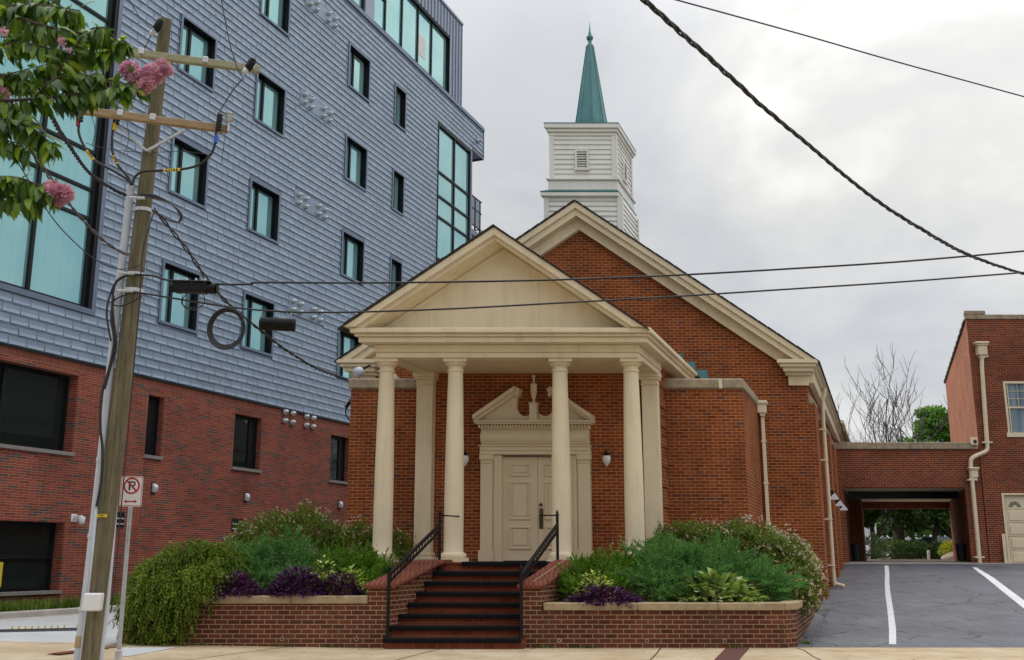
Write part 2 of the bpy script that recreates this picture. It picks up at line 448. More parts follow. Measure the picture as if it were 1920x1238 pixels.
class MB:
    def __init__(self, T=I3):
        self.v, self.f, self.T, self.mi = [], [], T, []

    def add(self, pts, faces, m=0):
        b = len(self.v)
        self.v += [self.T(*p) for p in pts]
        self.f += [[b + i for i in f] for f in faces]
        self.mi += [m] * len(faces)

    def quad(self, *pts, m=0):
        self.add(pts, [list(range(len(pts)))], m)

    def box(self, x0, x1, y0, y1, z0, z1, m=0):
        p = [(x, y, z) for z in (z0, z1) for y in (y0, y1) for x in (x0, x1)]
        self.add(p, [[0, 2, 3, 1], [4, 5, 7, 6], [0, 1, 5, 4], [2, 6, 7, 3], [0, 4, 6, 2], [1, 3, 7, 5]], m)

    def prism(self, prof, y0, y1, m=0):
        """Profile of (x, z) points, counter-clockwise seen from the front, extruded in y."""
        n = len(prof)
        p = [(x, y0, z) for x, z in prof] + [(x, y1, z) for x, z in prof]
        self.add(p, [list(range(n)), list(range(2 * n - 1, n - 1, -1))] + [[i, i + n, (i + 1) % n + n, (i + 1) % n] for i in range(n)], m)

    def slab(self, poly, z0, z1, m=0):
        n = len(poly)
        p = [(x, y, z0) for x, y in poly] + [(x, y, z1) for x, y in poly]
        self.add(p, [list(range(n - 1, -1, -1)), list(range(n, 2 * n))] + [[i, (i + 1) % n, (i + 1) % n + n, i + n] for i in range(n)], m)

    def extr(self, prof, x0, x1, m=0):
        """Profile of (y, z) extruded in x."""
        n = len(prof)
        p = [(x0, y, z) for y, z in prof] + [(x1, y, z) for y, z in prof]
        self.add(p, [list(range(n)), list(range(2 * n - 1, n - 1, -1))] + [[i, i + n, (i + 1) % n + n, (i + 1) % n] for i in range(n)], m)

    def lathe(self, c, prof, n=24, m=0, ax=None):
        c = Vector(c)
        if ax is None:
            fx = lambda r, t, h: (c.x + r * math.cos(t), c.y + r * math.sin(t), c.z + h)
        else:
            ax = Vector(ax).normalized()
            u = ax.orthogonal().normalized()
            w = ax.cross(u)
            fx = lambda r, t, h: tuple(c + u * (r * math.cos(t)) + w * (r * math.sin(t)) + ax * h)
        p, F = [], []
        for r, h in prof:
            p += [fx(max(r, 1e-4), 2 * math.pi * i / n, h) for i in range(n)]
        for j in range(len(prof) - 1):
            F += [[j * n + i, j * n + (i + 1) % n, (j + 1) * n + (i + 1) % n, (j + 1) * n + i] for i in range(n)]
        F.append(list(range(n - 1, -1, -1)))
        F.append([(len(prof) - 1) * n + i for i in range(n)])
        self.add(p, F, m)

    def tube(self, path, r, n=6, m=0, closed=False):
        P = [Vector(p) for p in path]
        k = len(P)
        rr = r if isinstance(r, (list, tuple)) else [r] * k
        pts = []
        u = None
        for i in range(k):
            t = (P[(i + 1) % k if closed else min(i + 1, k - 1)] - P[(i - 1) % k if closed else max(i - 1, 0)])
            t = t.normalized() if t.length > 1e-9 else Vector((0, 0, 1))
            if u is None:
                u = t.orthogonal().normalized()
            u = (u - t * u.dot(t))
            u = u.normalized() if u.length > 1e-6 else t.orthogonal().normalized()
            w = t.cross(u)
            pts += [tuple(P[i] + (u * math.cos(2 * math.pi * j / n) + w * math.sin(2 * math.pi * j / n)) * rr[i]) for j in range(n)]
        F = []
        for i in range(k if closed else k - 1):
            a, b2 = i * n, ((i + 1) % k) * n
            F += [[a + j, a + (j + 1) % n, b2 + (j + 1) % n, b2 + j] for j in range(n)]
        if not closed:
            F.append(list(range(n - 1, -1, -1)))
            F.append([(k - 1) * n + j for j in range(n)])
        self.add(pts, F, m)

    def ball(self, c, r, n=10, m=0, sc=(1, 1, 1)):
        p, F = [], []
        k = n // 2
        for j in range(k + 1):
            ph = math.pi * j / k
            for i in range(n):
                t = 2 * math.pi * i / n
                p.append((c[0] + r * sc[0] * math.sin(ph) * math.cos(t), c[1] + r * sc[1] * math.sin(ph) * math.sin(t), c[2] - r * sc[2] * math.cos(ph)))
        for j in range(k):
            F += [[j * n + i, j * n + (i + 1) % n, (j + 1) * n + (i + 1) % n, (j + 1) * n + i] for i in range(n)]
        self.add(p, F, m)

    def holes(self, u0, u1, v0, v1, hs, P, depth, m=0, sides=True):
        """Wall sheet u0..u1 x v0..v1 with openings hs (a,b,c,d) and reveals `depth` deep. P(u, q, v)."""
        us = sorted({u0, u1, *[min(max(x, u0), u1) for h in hs for x in (h[0], h[1])]})
        vs = sorted({v0, v1, *[min(max(x, v0), v1) for h in hs for x in (h[2], h[3])]})
        for i in range(len(us) - 1):
            for j in range(len(vs) - 1):
                a, b2, c, d = us[i], us[i + 1], vs[j], vs[j + 1]
                if b2 - a < 1e-6 or d - c < 1e-6: continue
                cu, cv = (a + b2) / 2, (c + d) / 2
                if any(h[0] < cu < h[1] and h[2] < cv < h[3] for h in hs): continue
                self.quad(P(a, 0, c), P(b2, 0, c), P(b2, 0, d), P(a, 0, d), m=m)
        if sides:
            for a, b2, c, d in hs:
                e = depth
                self.quad(P(a, 0, c), P(a, 0, d), P(a, e, d), P(a, e, c), m=m)
                self.quad(P(b2, 0, c), P(b2, e, c), P(b2, e, d), P(b2, 0, d), m=m)
                self.quad(P(a, 0, d), P(b2, 0, d), P(b2, e, d), P(a, e, d), m=m)
                self.quad(P(a, 0, c), P(a, e, c), P(b2, e, c), P(b2, 0, c), m=m)

    def build(self, name, mat, parent=None, smooth=False, bevel=0, recalc=True, auto=None):
        me = bpy.data.meshes.new(name)
        me.from_pydata([tuple(v) for v in self.v], [], self.f)
        if recalc:
            bm = bmesh.new()
            bm.from_mesh(me)
            bmesh.ops.recalc_face_normals(bm, faces=bm.faces)
            bm.to_mesh(me)
            bm.free()
        V = [tuple(v) for v in self.v]
        if len(set(self.mi)) > 1:
            me.polygons.foreach_set('material_index', self.mi)
        o = finish(me, name, mat, parent, V, smooth)
        if auto:
            me.polygons.foreach_set('use_smooth', [True] * len(me.polygons))
            md = o.modifiers.new('n', 'EDGE_SPLIT')
            md.split_angle = math.radians(auto)
        if bevel:
            md = o.modifiers.new('b', 'BEVEL')
            md.width = bevel
            md.segments = 1
            md.limit_method = 'ANGLE'
            md.angle_limit = math.radians(35)
        return o


def arr_mesh(name, V, F, mat, parent, smooth=False, mi=None):
    """Big foliage mesh from numpy arrays: V (n,3), F (m,k)."""
    V = np.asarray(V, dtype=np.float32)
    F = np.asarray(F, dtype=np.int32)
    me = bpy.data.meshes.new(name)
    me.vertices.add(len(V))
    k = F.shape[1]
    me.loops.add(F.size)
    me.polygons.add(len(F))
    me.loops.foreach_set('vertex_index', F.ravel())
    me.polygons.foreach_set('loop_start', np.arange(0, F.size, k, dtype=np.int32))
    me.polygons.foreach_set('loop_total', np.full(len(F), k, dtype=np.int32))
    if mi is not None:
        me.polygons.foreach_set('material_index', np.asarray(mi, dtype=np.int32))
    me.update(calc_edges=True)
    return finish(me, name, mat, parent, V, smooth, uv=False)


def copy_tree(o, loc, parent=None):
    c = o.copy()
    COL.objects.link(c)
    if parent is None:
        c.location = loc
    c.parent = parent
    for ch in list(o.children):
        copy_tree(ch, None, c)
    return c


def catmull(P, n=8):
    P = [Vector(p) for p in P]
    out = []
    for i in range(len(P) - 1):
        p0, p1, p2, p3 = P[max(i - 1, 0)], P[i], P[i + 1], P[min(i + 2, len(P) - 1)]
        for j in range(n):
            t = j / n
            out.append(.5 * ((2 * p1) + (p2 - p0) * t + (2 * p0 - 5 * p1 + 4 * p2 - p3) * t * t + (3 * p1 - p0 - 3 * p2 + p3) * t ** 3))
    out.append(P[-1])
    return out
# ================================================================== CHURCH
CX = -.12      # axis of the church front
church = thing('church', CH(CX, 23.3, 1.45), 'red brick church with cream columned portico, gabled roof and white steeple', 'church')


def chbox(name, mat, *boxes, parent=None, bevel=0):
    m = MB(CH)
    for b in boxes: m.box(*b)
    return m.build(name, mat, parent or church, bevel=bevel)


# --- main brick walls
ZE = 6.05
mw = MB(CH)
gl, gr, pk = -6.07, 5.90, 10.75
mw.quad((gl, 27, -.3), (gr, 27, -.3), (gr, 27, 6.6), (CX, 27, pk), (gl, 27, 6.6))
mw.quad((gr, 27, -.3), (gr, 46, -.3), (gr, 46, 6.6), (gr, 27, 6.6))
mw.quad((gl, 27, -.3), (gl, 46, -.3), (gl, 46, 6.6), (gl, 27, 6.6))
mw.quad((gl, 46, -.3), (gr, 46, -.3), (gr, 46, 6.6), (CX, 46, pk), (gl, 46, 6.6))
mw.build('wall', B_CH, church)
for d0 in (27.0, 30.4, 33.8, 37.2):
    m = MB(CH)
    m.box(gr + .003, gr + .16, d0 + .003, d0 + 1.1, -.3, 5.55)
    m.build('pier', B_CH, church)
    m = MB(CH)
    m.prism([(gr + .004, 5.553), (gr + .165, 5.553), (gr + .165, 5.62), (gr + .004, 5.85)], d0 + .01, d0 + 1.11)
    m.build('pier_cap', STONE, church)

# --- vestibule with the door, wings beside it
m = MB(CH)
hole = [(CX - .80, CX + .80, 1.4, 3.82)]
m.holes(-2.80, 2.68, -.3, 6.0, hole, lambda u, q, v: (u, 23.3 + q, v), .12)
m.quad((-2.8, 23.3, -.3), (-2.8, 27, -.3), (-2.8, 27, 6.0), (-2.8, 23.3, 6.0))
m.quad((2.68, 23.3, -.3), (2.68, 27, -.3), (2.68, 27, 6.0), (2.68, 23.3, 6.0))
m.build('vestibule_wall', B_CH, church)
# corbelled courses on the vestibule's side
for k in range(9):
    z = 1.75 + k * .46
    m = MB(CH)
    m.box(2.683, 2.715, 23.32, 23.98, z, z + .22)
    m.build('quoin', B_CH, church)
for x0, x1, e0, e1 in ((-4.76, -2.803, -.05, -.0), (2.683, 4.54, 0, .05)):
    m = MB(CH)
    m.box(x0, x1, 24.0, 26.997, -.3, 5.45)
    m.build('wing_wall', B_CH, church)
    m = MB(CH)
    m.box(x0 + e0, x1 + e1, 23.94, 26.99, 5.453, 5.70)
    m.build('wing_coping', STONE, church, bevel=.03)
m = MB(CH)
m.box(4.0, 4.08, 23.93, 23.939, 5.46, 5.69); m.box(-4.05, -3.97, 23.93, 23.939, 5.46, 5.69)
m.build('coping_joint', CREAM, church)

# --- main roof and rakes
EAVE_A, ZR, SL = 6.30, 11.10, .70


def roof_profile(cx, top, slope, half, th, zmin=None):
    return [(cx, top), (cx - half, top - slope * half), (cx - half, top - slope * half - th), (cx, top - th), (cx + half, top - slope * half - th), (cx + half, top - slope * half)]


m = MB(CH)
for s in (-1, 1):
    p = [(CX, ZR), (CX + s * 6.42, ZR - SL * 6.42), (CX + s * 6.42, ZR - SL * 6.42 - .035), (CX, ZR - .035)]
    if s > 0: p = p[::-1]
    m.prism(p, 26.50, 46.4)
    # ragged shingle tabs along the verge
    for k in range(26):
        t = (k + .5) / 26 * 6.3
        jz = random.uniform(.002, .012)
        m.prism([(CX + s * (t - .11), ZR - SL * (t - .11) + .001), (CX + s * (t + .11), ZR - SL * (t + .11) + .001), (CX + s * (t + .11), ZR - SL * (t + .11) + jz), (CX + s * (t - .11), ZR - SL * (t - .11) + jz + .008)][::s], 26.48, 26.9)
m.build('roof', ROOF, church)


def chevron(name, cx, top, slope, t, zb, y0, y1, mat=CREAM, parent=None, b=.008):
    """Pair of raking boards under a gable."""
    m = MB(CH)
    for s in (-1, 1):
        xo, xi = (top - zb) / slope, (top - t - zb) / slope
        p = [(cx, top), (cx, top - t), (cx + s * xi, zb), (cx + s * xo, zb)]
        if s < 0: pass
        else: p = p[::-1]
        m.prism(p, y0, y1)
    return m.build(name, mat, parent or church, bevel=b)


chevron('rake_crown', CX, ZR - .037, SL, .185, 6.66, 26.53, 26.80)
chevron('rake_fascia', CX, ZR - .20, SL, .22, 6.66, 26.60, 26.83)
chevron('rake_frieze', CX, ZR - .36, SL, .38, 6.66, 26.84, 26.995)
# eaves returns and side cornices
for s in (-1, 1):
    def bx(x0, x1, y0, y1, z0, z1):
        a, b = CX + s * x0, CX + s * x1
        return (min(a, b), max(a, b), y0, y1, z0, z1)
    m = MB(CH)
    m.box(*bx(5.28, 6.36, 26.50, 26.96, 6.56, 6.66))
    m.box(*bx(5.34, 6.30, 26.56, 26.97, 6.47, 6.557))
    m.box(*bx(5.42, 6.22, 26.64, 26.98, 6.36, 6.467))
    m.box(*bx(5.46, 6.14, 26.78, 26.985, 6.28, 6.357))
    m.box(*bx(5.52, 6.06, 26.90, 26.99, 6.02, 6.277))
    m.build('eaves_return', CREAM, church, bevel=.01)
    m = MB(CH)
    m.box(*bx(6.03, 6.37, 26.97, 46.3, 6.54, 6.64))
    m.box(*bx(6.03, 6.28, 26.975, 46.3, 6.44, 6.537))
    m.box(*bx(6.03, 6.20, 26.98, 46.3, 6.10, 6.437))
    m.build('eaves_cornice', CREAM, church, bevel=.008)
m = MB(CH)
m.extr([(26.3, 5.62), (26.75, 5.62), (26.9, 6.25), (26.7, 6.3), (26.62, 6.05), (26.35, 5.85)], -5.20, -4.98)
m.extr([(26.3, 5.62), (26.75, 5.62), (26.9, 6.25), (26.7, 6.3), (26.62, 6.05), (26.35, 5.85)], -4.46, -4.24)
m.build('eaves_bracket', CREAM, church, bevel=.02)
# far gutter end on the right eave
m = MB(CH)
m.box(6.3, 6.42, 38.5, 46, 6.5, 6.62)
m.build('gutter', CREAM, church)

# --- portico
pa0, pa1 = -2.76, 2.76
y0 = 21.1
def ring(name, mat, z0, z1, out, bevel=.008, yb=23.29, back=0):
    """U-shaped band of the entablature: front and both sides."""
    m = MB(CH)
    m.box(pa0 - out, pa1 + out, y0 - out, y0 + .30, z0, z1)
    m.box(pa0 - out, pa0 + .30, y0 + .301, yb + back, z0, z1)
    m.box(pa1 - .30, pa1 + out, y0 + .301, yb + back, z0, z1)
    return m.build(name, mat, church, bevel=bevel)


ring('architrave', CREAM, 5.65, 5.76, 0)
ring('frieze', CREAM, 5.763, 5.925, .025)
ring('cornice_soffit', CREAM, 5.928, 6.04, .25, back=2.7)
ring('cornice_crown', CREAM, 6.043, 6.10, .31, back=2.7)
ring('cornice_gutter', CREAM, 6.103, 6.215, .38, .02, back=2.7)
chbox('portico_ceiling', CREAM, (pa0 + .301, pa1 - .301, y0 + .301, 23.29, 5.70, 5.74))
# gable of the portico
PT, PS = 8.42, .695
m = MB(CH)
m.quad((CX - 2.8, 21.24, 6.216), (CX + 2.8, 21.24, 6.216), (CX, 21.24, 6.216 + 2.8 * .70))
m.build('tympanum', CREAM, church)
m = MB(CH)
for k in (-1.6, .75):
    m.box(CX + k, CX + k + .012, 21.233, 21.239, 6.22, 6.22 + (2.8 - abs(k) - .1) * .69)
m.build('panel_joint', CREAM2, church)
chevron('tympanum_frame', CX, PT - .33, PS, .10, 6.217, 21.215, 21.238)
chevron('gable_crown', CX, PT - .032, PS, .17, 6.217, 20.66, 20.98)
chevron('gable_fascia', CX, PT - .19, PS, .11, 6.217, 20.74, 21.0)
chevron('gable_soffit', CX, PT - .23, PS, .08, 6.217, 21.003, 21.237)
m = MB(CH)
for s in (-1, 1):
    p = [(CX, PT), (CX + s * 3.22, PT - PS * 3.22), (CX + s * 3.22, PT - PS * 3.22 - .03), (CX, PT - .03)]
    m.prism(p if s < 0 else p[::-1], 20.63, 26.99)
    for k in range(15):
        t = (k + .5) / 15 * 3.1
        jz = random.uniform(.002, .012)
        m.prism([(CX + s * (t - .10), PT - PS * (t - .1) + .001), (CX + s * (t + .1), PT - PS * (t + .1) + .001), (CX + s * (t + .1), PT - PS * (t + .1) + jz), (CX + s * (t - .1), PT - PS * (t - .1) + jz + .008)][::s], 20.61, 20.95)
m.build('portico_roof', ROOF, church)
# patina steps where that roof meets the gable wall
m = MB(CH)
for k in range(10):
    t = .5 + k * .32
    z = PT - PS * t
    m.box(CX + t, CX + t + .30, 26.965, 26.994, z - .22, z + .16)
m.build('step_flashing', TEAL, church)

# --- columns
for a in (-2.66, -1.20, 1.02, 2.53):
    c = CH(a, 21.4, 0)
    m = MB()
    prof = [(.205, 1.655)]
    for k in range(13):
        t = k / 12
        r = .203 - .045 * (max(0, t - .25) / .75) ** 1.5
        prof.append((r, 1.66 + t * 3.72))
    prof += [(.176, 5.385), (.182, 5.40), (.176, 5.42), (.158, 5.43), (.158, 5.49)]
    m.lathe((c.x, c.y, 0), prof, 32)
    col = m.build('column', CREAM, church, auto=40)
    m = MB()
    m.lathe((c.x, c.y, 0), [(.16, 5.493), (.20, 5.52), (.225, 5.56), (.232, 5.575), (.232, 5.58)], 32)
    m.box(c.x - .25, c.x + .25, c.y - .25, c.y + .25, 5.582, 5.648)
    m.build('capital', CREAM, col, auto=40)
    m = MB()
    m.lathe((c.x, c.y, 0), [(.255, 1.54), (.27, 1.565), (.27, 1.60), (.255, 1.625), (.222, 1.635), (.215, 1.654)], 32)
    m.box(c.x - .31, c.x + .31, c.y - .31, c.y + .31, 1.452, 1.538)
    m.build('base', CREAM, col, auto=40)
# responds (square pilasters) against the wall
for a in (-2.62, 2.53):
    m = MB(CH)
    m.box(a - .185, a + .185, 23.12, 23.296, 1.66, 5.40)
    p_ = m.build('pilaster', CREAM, church, bevel=.008)
    m = MB(CH)
    m.box(a - .20, a + .20, 23.10, 23.295, 5.403, 5.44); m.box(a - .19, a + .19, 23.11, 23.294, 5.443, 5.52)
    m.box(a - .23, a + .23, 23.07, 23.293, 5.523, 5.58); m.box(a - .25, a + .25, 23.05, 23.292, 5.583, 5.697)
    m.build('capital', CREAM, p_, bevel=.008)
    m = MB(CH)
    m.box(a - .26, a + .26, 23.04, 23.295, 1.453, 1.56); m.box(a - .225, a + .225, 23.08, 23.294, 1.563, 1.657)
    m.build('base', CREAM, p_, bevel=.02)

# --- doorway
DS = lambda s, q, z: CH(CX + s, 23.3 - q, z)
for s in (-1, 1):
    door_s = MB(DS)
    f = lambda x0, x1: (min(s * x0, s * x1), max(s * x0, s * x1))
    door_s.box(*f(.965, 1.235), .003, .12, 1.70, 3.62)         # pilaster
    door_s.box(*f(.93, 1.265), .003, .15, 1.453, 1.697)        # its base
    door_s.box(*f(.945, 1.255), .003, .14, 3.70, 3.815)        # its cap
    door_s.box(*f(.955, 1.245), .003, .13, 3.623, 3.655)
    door_s.box(*f(.965, 1.235), .003, .118, 3.658, 3.697)
    door_s.box(*f(.80, .962), .003, .075, 1.453, 3.815)        # casing
    door_s.box(*f(.86, .93), .076, .095, 1.453, 3.75)
    door_s.build('door_casing', CREAM2, church, bevel=.006)
m = MB(DS)
m.box(-1.25, 1.25, .003, .13, 3.818, 3.90); m.box(-1.24, 1.24, .003, .145, 3.903, 3.99); m.box(-1.26, 1.26, .003, .165, 3.993, 4.03)
prof = [(.003, 4.033)] + [(.11 + .085 * math.sin(math.pi * k / 10), 4.033 + .36 * k / 10) for k in range(11)] + [(.003, 4.393)]
m.extr(prof, -1.22, 1.22)
m.build('door_frieze', CREAM2, church, bevel=.005)
for k in range(36):
    s = -1.235 + k * .0706
    m = MB(DS)
    m.box(s - .02, s + .02, .14, .21, 4.425, 4.485)
    if k == 0: m.box(-1.245, 1.245, .003, .139, 4.396, 4.488)
    m.build('dentil', CREAM2, church)
m = MB(DS)
m.box(-1.30, 1.31, .003, .30, 4.491, 4.53); m.box(-1.32, 1.33, .003, .33, 4.533, 4.575)
m.build('door_cornice', CREAM2, church, bevel=.008)
ped = MB(DS)
arc = [(-.374, 5.22), (-.405, 5.08), (-.42, 4.95), (-.41, 4.85), (-.375, 4.78), (-.337, 4.735), (-.29, 4.705), (-.244, 4.694), (-.19, 4.702), (-.14, 4.725), (-.085, 4.76)]
for s in (-1, 1):
    p = [(s * x, z) for x, z in [(-1.26, 4.578), (-.085, 4.578)] + arc[::-1] + [(-.42, 5.20)]]
    ped.prism(p if s > 0 else p[::-1], .003, .10)
ped.build('broken_pediment', CREAM2, church)
for s in (-1, 1):
    m = MB(DS)
    for (t, q, o) in ((.11, .33, 0), (.07, .26, .112), ):
        p = [(-1.345, 4.70 - o), (-1.345, 4.70 - o - t), (-.40, 5.36 - o - t), (-.40, 5.36 - o)]
        p = [(s * x, z) for x, z in p]
        m.prism(p if s > 0 else p[::-1], .004, q)
    p = [(s * x, z) for x, z in [(-.397, 5.355), (-.397, 5.13), (-.34, 5.12), (-.345, 5.20), (-.30, 5.30)]]
    m.prism(p if s > 0 else p[::-1], .01, .24)
    m.build('pediment_rake', CREAM2, church, bevel=.006)
m = MB(DS)
m.box(-.082, .082, .102, .26, 4.62, 4.95); m.box(-.125, .125, .102, .29, 4.578, 4.617); m.box(-.10, .10, .102, .275, 4.953, 4.985)
c = DS(0, .18, 0)
urn = m.build('pedestal', CREAM2, church, bevel=.006)
m = MB()
m.lathe((c.x, c.y, 0), [(.05, 4.988), (.055, 5.01), (.03, 5.04), (.035, 5.08), (.05, 5.12), (.072, 5.22), (.08, 5.32), (.078, 5.40), (.082, 5.405), (.082, 5.42), (.03, 5.45), (.022, 5.52), (.032, 5.585), (.036, 5.62), (.01, 5.63)], 20)
m.build('urn', CREAM2, urn, auto=50)
m = MB(DS)
m.box(-.80, .80, -.10, -.04, 3.78, 3.82)
m.box(-.85, .85, -.10, .18, 1.40, 1.452)
m.build('door_sill', SILL, church)
for s in (-1, 1):
    lo, hi = (-.797, -.004) if s < 0 else (.004, .797)
    m = MB(DS)
    m.box(lo, hi, -.10, -.055, 1.47, 3.775)
    lf = m.build('door', CREAM2, church, bevel=.004)
    xa, xb = lo + .16, hi - .16
    for z0, z1 in ((1.72, 2.22), (2.37, 3.22), (3.34, 3.62)):
        m = MB(DS)
        w = .035
        m.box(xa, xb, -.055, -.025, z0, z0 + w); m.box(xa, xb, -.055, -.025, z1 - w, z1)
        m.box(xa, xa + w, -.055, -.0255, z0 + w, z1 - w); m.box(xb - w, xb, -.055, -.0255, z0 + w, z1 - w)
        m.box(xa + .085, xb - .085, -.056, -.036, z0 + .085, z1 - .085)
        m.build('door_panel', CREAM2, lf, bevel=.006)
    m = MB(DS)
    e0, e1 = (-.7995, -.775) if s < 0 else (.775, .7995)
    m.box(e0, e1, -.054, .07, 1.453, 3.80)
    m.build('door_jamb', CREAM2, church)
    if s > 0:
        m = MB(DS)
        m.box(.035, .125, -.053, -.038, 2.17, 2.62)
        hd = m.build('handle', BRASS, lf, bevel=.006)
        m = MB()
        m.tube([DS(.08, -.04, 2.50), DS(.08, .02, 2.49), DS(.08, .035, 2.42), DS(.08, .03, 2.30), DS(.08, -.03, 2.26)], .013, 8)
        m.ball(DS(.08, -.02, 2.70), .038, 12)
        m.build('handle_grip', BRASS, lf, smooth=True)
    m = MB(DS)
    for z in (1.85, 2.65, 3.5):
        m.box((lo if s < 0 else hi) - .018, (lo if s < 0 else hi) + .018, -.052, -.03, z, z + .10)
    m.build('hinge', CREAM2, lf)

# --- steeple
T0, T1, TY0, TY1 = -1.02, .82, 27.3, 29.14
def siding(m, x0, x1, yA, yB, z0, z1, step):
    n = int(round((z1 - z0) / step))
    st = (z1 - z0) / n
    for k in range(n):
        za, zb = z0 + k * st, z0 + (k + 1) * st
        o = .028
        # front, right, left boards, each tilted out at its foot
        m.quad((x0, yA - o, za), (x1, yA - o, za), (x1, yA, zb), (x0, yA, zb)); m.quad((x0, yA, za), (x1, yA, za), (x1, yA - o, za), (x0, yA - o, za))
        m.quad((x1 + o, yA, za), (x1 + o, yB, za), (x1, yB, zb), (x1, yA, zb)); m.quad((x1, yA, za), (x1, yB, za), (x1 + o, yB, za), (x1 + o, yA, za))
        m.quad((x0 - o, yA, za), (x0 - o, yB, za), (x0, yB, zb), (x0, yA, zb)); m.quad((x0, yA, za), (x0, yB, za), (x0 - o, yB, za), (x0 - o, yA, za))
    m.quad((x0, yB, z0), (x1, yB, z0), (x1, yB, z1), (x0, yB, z1))


m = MB(CH)
siding(m, T0 - .16, T1 + .12, TY0 + .02, TY1 + .1, 9.3, 11.50, .147)
siding(m, T0, T1, TY0, TY1, 12.012, 13.34, .147)
steeple = m.build('steeple', WHITE, church)
for (x0, x1, ya, yb, za, zb) in ((T0 - .20, T0 - .06, TY0 - .02, TY0 + .0, 9.3, 11.48), (T1 + .02, T1 + .155, TY0 - .02, TY0 + .0, 9.3, 11.48), (T1 + .156, T1 + .176, TY0 - .02, TY0 + .10, 9.3, 11.48), (T1 + .156, T1 + .176, TY1 + .0, TY1 + .12, 9.3, 11.48),
        (T0 - .03, T0 + .10, TY0 - .035, TY0 - .006, 12.05, 13.33), (T1 - .10, T1 + .03, TY0 - .035, TY0 - .006, 12.05, 13.33), (T1 + .031, T1 + .05, TY0 - .035, TY0 + .10, 12.05, 13.33), (T1 + .031, T1 + .05, TY1 - .10, TY1 + .03, 12.05, 13.33)):
    m = MB(CH)
    m.box(x0, x1, ya, yb, za, zb)
    m.build('corner_board', WHITE, steeple)
m = MB(CH)
m.box(T0 - .27, T1 + .09, TY0 - .09, TY1 + .17, 11.47, 11.585)
m.box(T0 - .06, T1 + .06, TY0 - .05, TY1 + .05, 11.66, 11.945)
m.box(T0 - .11, T1 + .11, TY0 - .10, TY1 + .10, 11.948, 12.01)
m.build('ledge', WHITE, steeple, bevel=.012)
m = MB(CH)
m.box(T0 - .28, T1 + .10, TY0 - .10, TY1 + .18, 11.588, 11.625)
m.box(T0 - .16, T1 + .0, TY0 - .07, TY1 + .1, 11.628, 11.657)
m.build('copper_ledge', TEAL, steeple, bevel=.01)
m = MB(CH)
m.box(T0 - .045, T1 + .045, TY0 - .045, TY1 + .045, 13.30, 13.40)
m.box(T0 - .09, T1 + .09, TY0 - .09, TY1 + .09, 13.403, 13.50)
m.box(T0 - .14, T1 + .14, TY0 - .14, TY1 + .14, 13.503, 13.64)
m.build('crown_cornice', WHITE, steeple, bevel=.012)
m = MB(CH)
m.box(T0 - .15, T1 + .15, TY0 - .15, TY1 + .15, 13.643, 13.66)
q = [(T0 - .14, TY0 - .14), (T1 + .14, TY0 - .14), (T1 + .14, TY1 + .14), (T0 - .14, TY1 + .14)]
for i in range(4):
    m.quad((*q[i], 13.662), (*q[(i + 1) % 4], 13.662), (-.1, 28.22, 13.98))
m.build('copper_roof', TEAL, steeple)
m = MB()
c = CH(-.1, 28.22, 0)
m.lathe((c.x, c.y, 0), [(.49, 13.72), (.475, 14.05), (.41, 14.45), (.10, 16.62), (.06, 16.70), (.055, 16.79)], 8)
sp = m.build('spire', TEAL, steeple)
m = MB()
for i in range(8):
    t = 2 * math.pi * i / 8
    pr = [(.492, 13.72), (.478, 14.05), (.413, 14.45), (.103, 16.62)]
    m.tube([(c.x + r * math.cos(t), c.y + r * math.sin(t), z) for r, z in pr], .014, 5)
m.build('spire_rib', TEAL, steeple)
m = MB()
m.ball((c.x, c.y, 16.88), .105, 16)
m.lathe((c.x, c.y, 0), [(.045, 16.97), (.05, 17.0), (.035, 17.05), (.004, 17.42)], 10)
m.build('finial', TEAL, steeple, smooth=True)
for side in (0, 1):
    if side == 0:
        F = lambda s, q, z: CH(-.12 + s, TY0 - q, z)
    else:
        F = lambda s, q, z: CH(T1 + q, 28.22 + s, z)
    m = MB(F)
    w, z0, z1 = .19, 12.30, 12.87
    m.box(-w, -w + .05, .02, .07, z0, z1); m.box(w - .05, w, .02, .07, z0, z1)
    m.box(-w + .051, w - .051, .02, .07, z1 - .05, z1); m.box(-w - .02, w + .02, .02, .085, z0 - .05, z0 - .002)
    m.box(-w + .05, w - .05, .003, .012, z0, z1 - .05, 1)
    for k in range(7):
        z = z0 + .01 + k * .072
        m.quad((-w + .05, .06, z), (w - .05, .06, z), (w - .05, .03, z + .045), (-w + .05, .03, z + .045))
        m.quad((-w + .05, .06, z), (w - .05, .06, z), (w - .05, .06, z + .008), (-w + .05, .06, z + .008))
    m.build('louver', [WHITE, FRAME], steeple)

# --- downspouts of the church
m = MB(CH)
m.box(4.62, 4.71, 26.83, 26.90, .6, 5.18)
for z in (4.5, 3.4, 2.2): m.box(4.60, 4.73, 26.82, 26.93, z, z + .05)
ds = m.build('downspout', CREAM, church, bevel=.006)
m = MB(CH)
m.box(4.60, 4.73, 26.76, 26.97, 5.183, 5.26); m.box(4.55, 4.78, 26.72, 26.98, 5.263, 5.50); m.box(4.51, 4.82, 26.68, 26.985, 5.503, 5.59)
m.build('rain_head', CREAM, ds, bevel=.012)
xd = gr + .20
dY = 30.0
m = MB()
m.tube(catmull([CH(6.2, dY, 6.45), CH(6.18, dY, 6.25), CH(xd, dY, 5.8), CH(xd, dY, 3.2), CH(xd, dY, .95), CH(xd + .06, dY, .80), CH(xd + .28, dY - .15, .74)], 6), .06, 10)
ds = m.build('downspout', CREAM, church, smooth=True)
for z in (5.2, 4.3, 2.6, 1.3):
    m = MB(CH)
    m.box(gr, xd + .075, dY - .075, dY + .075, z, z + .04)
    m.build('strap', CREAM, ds)

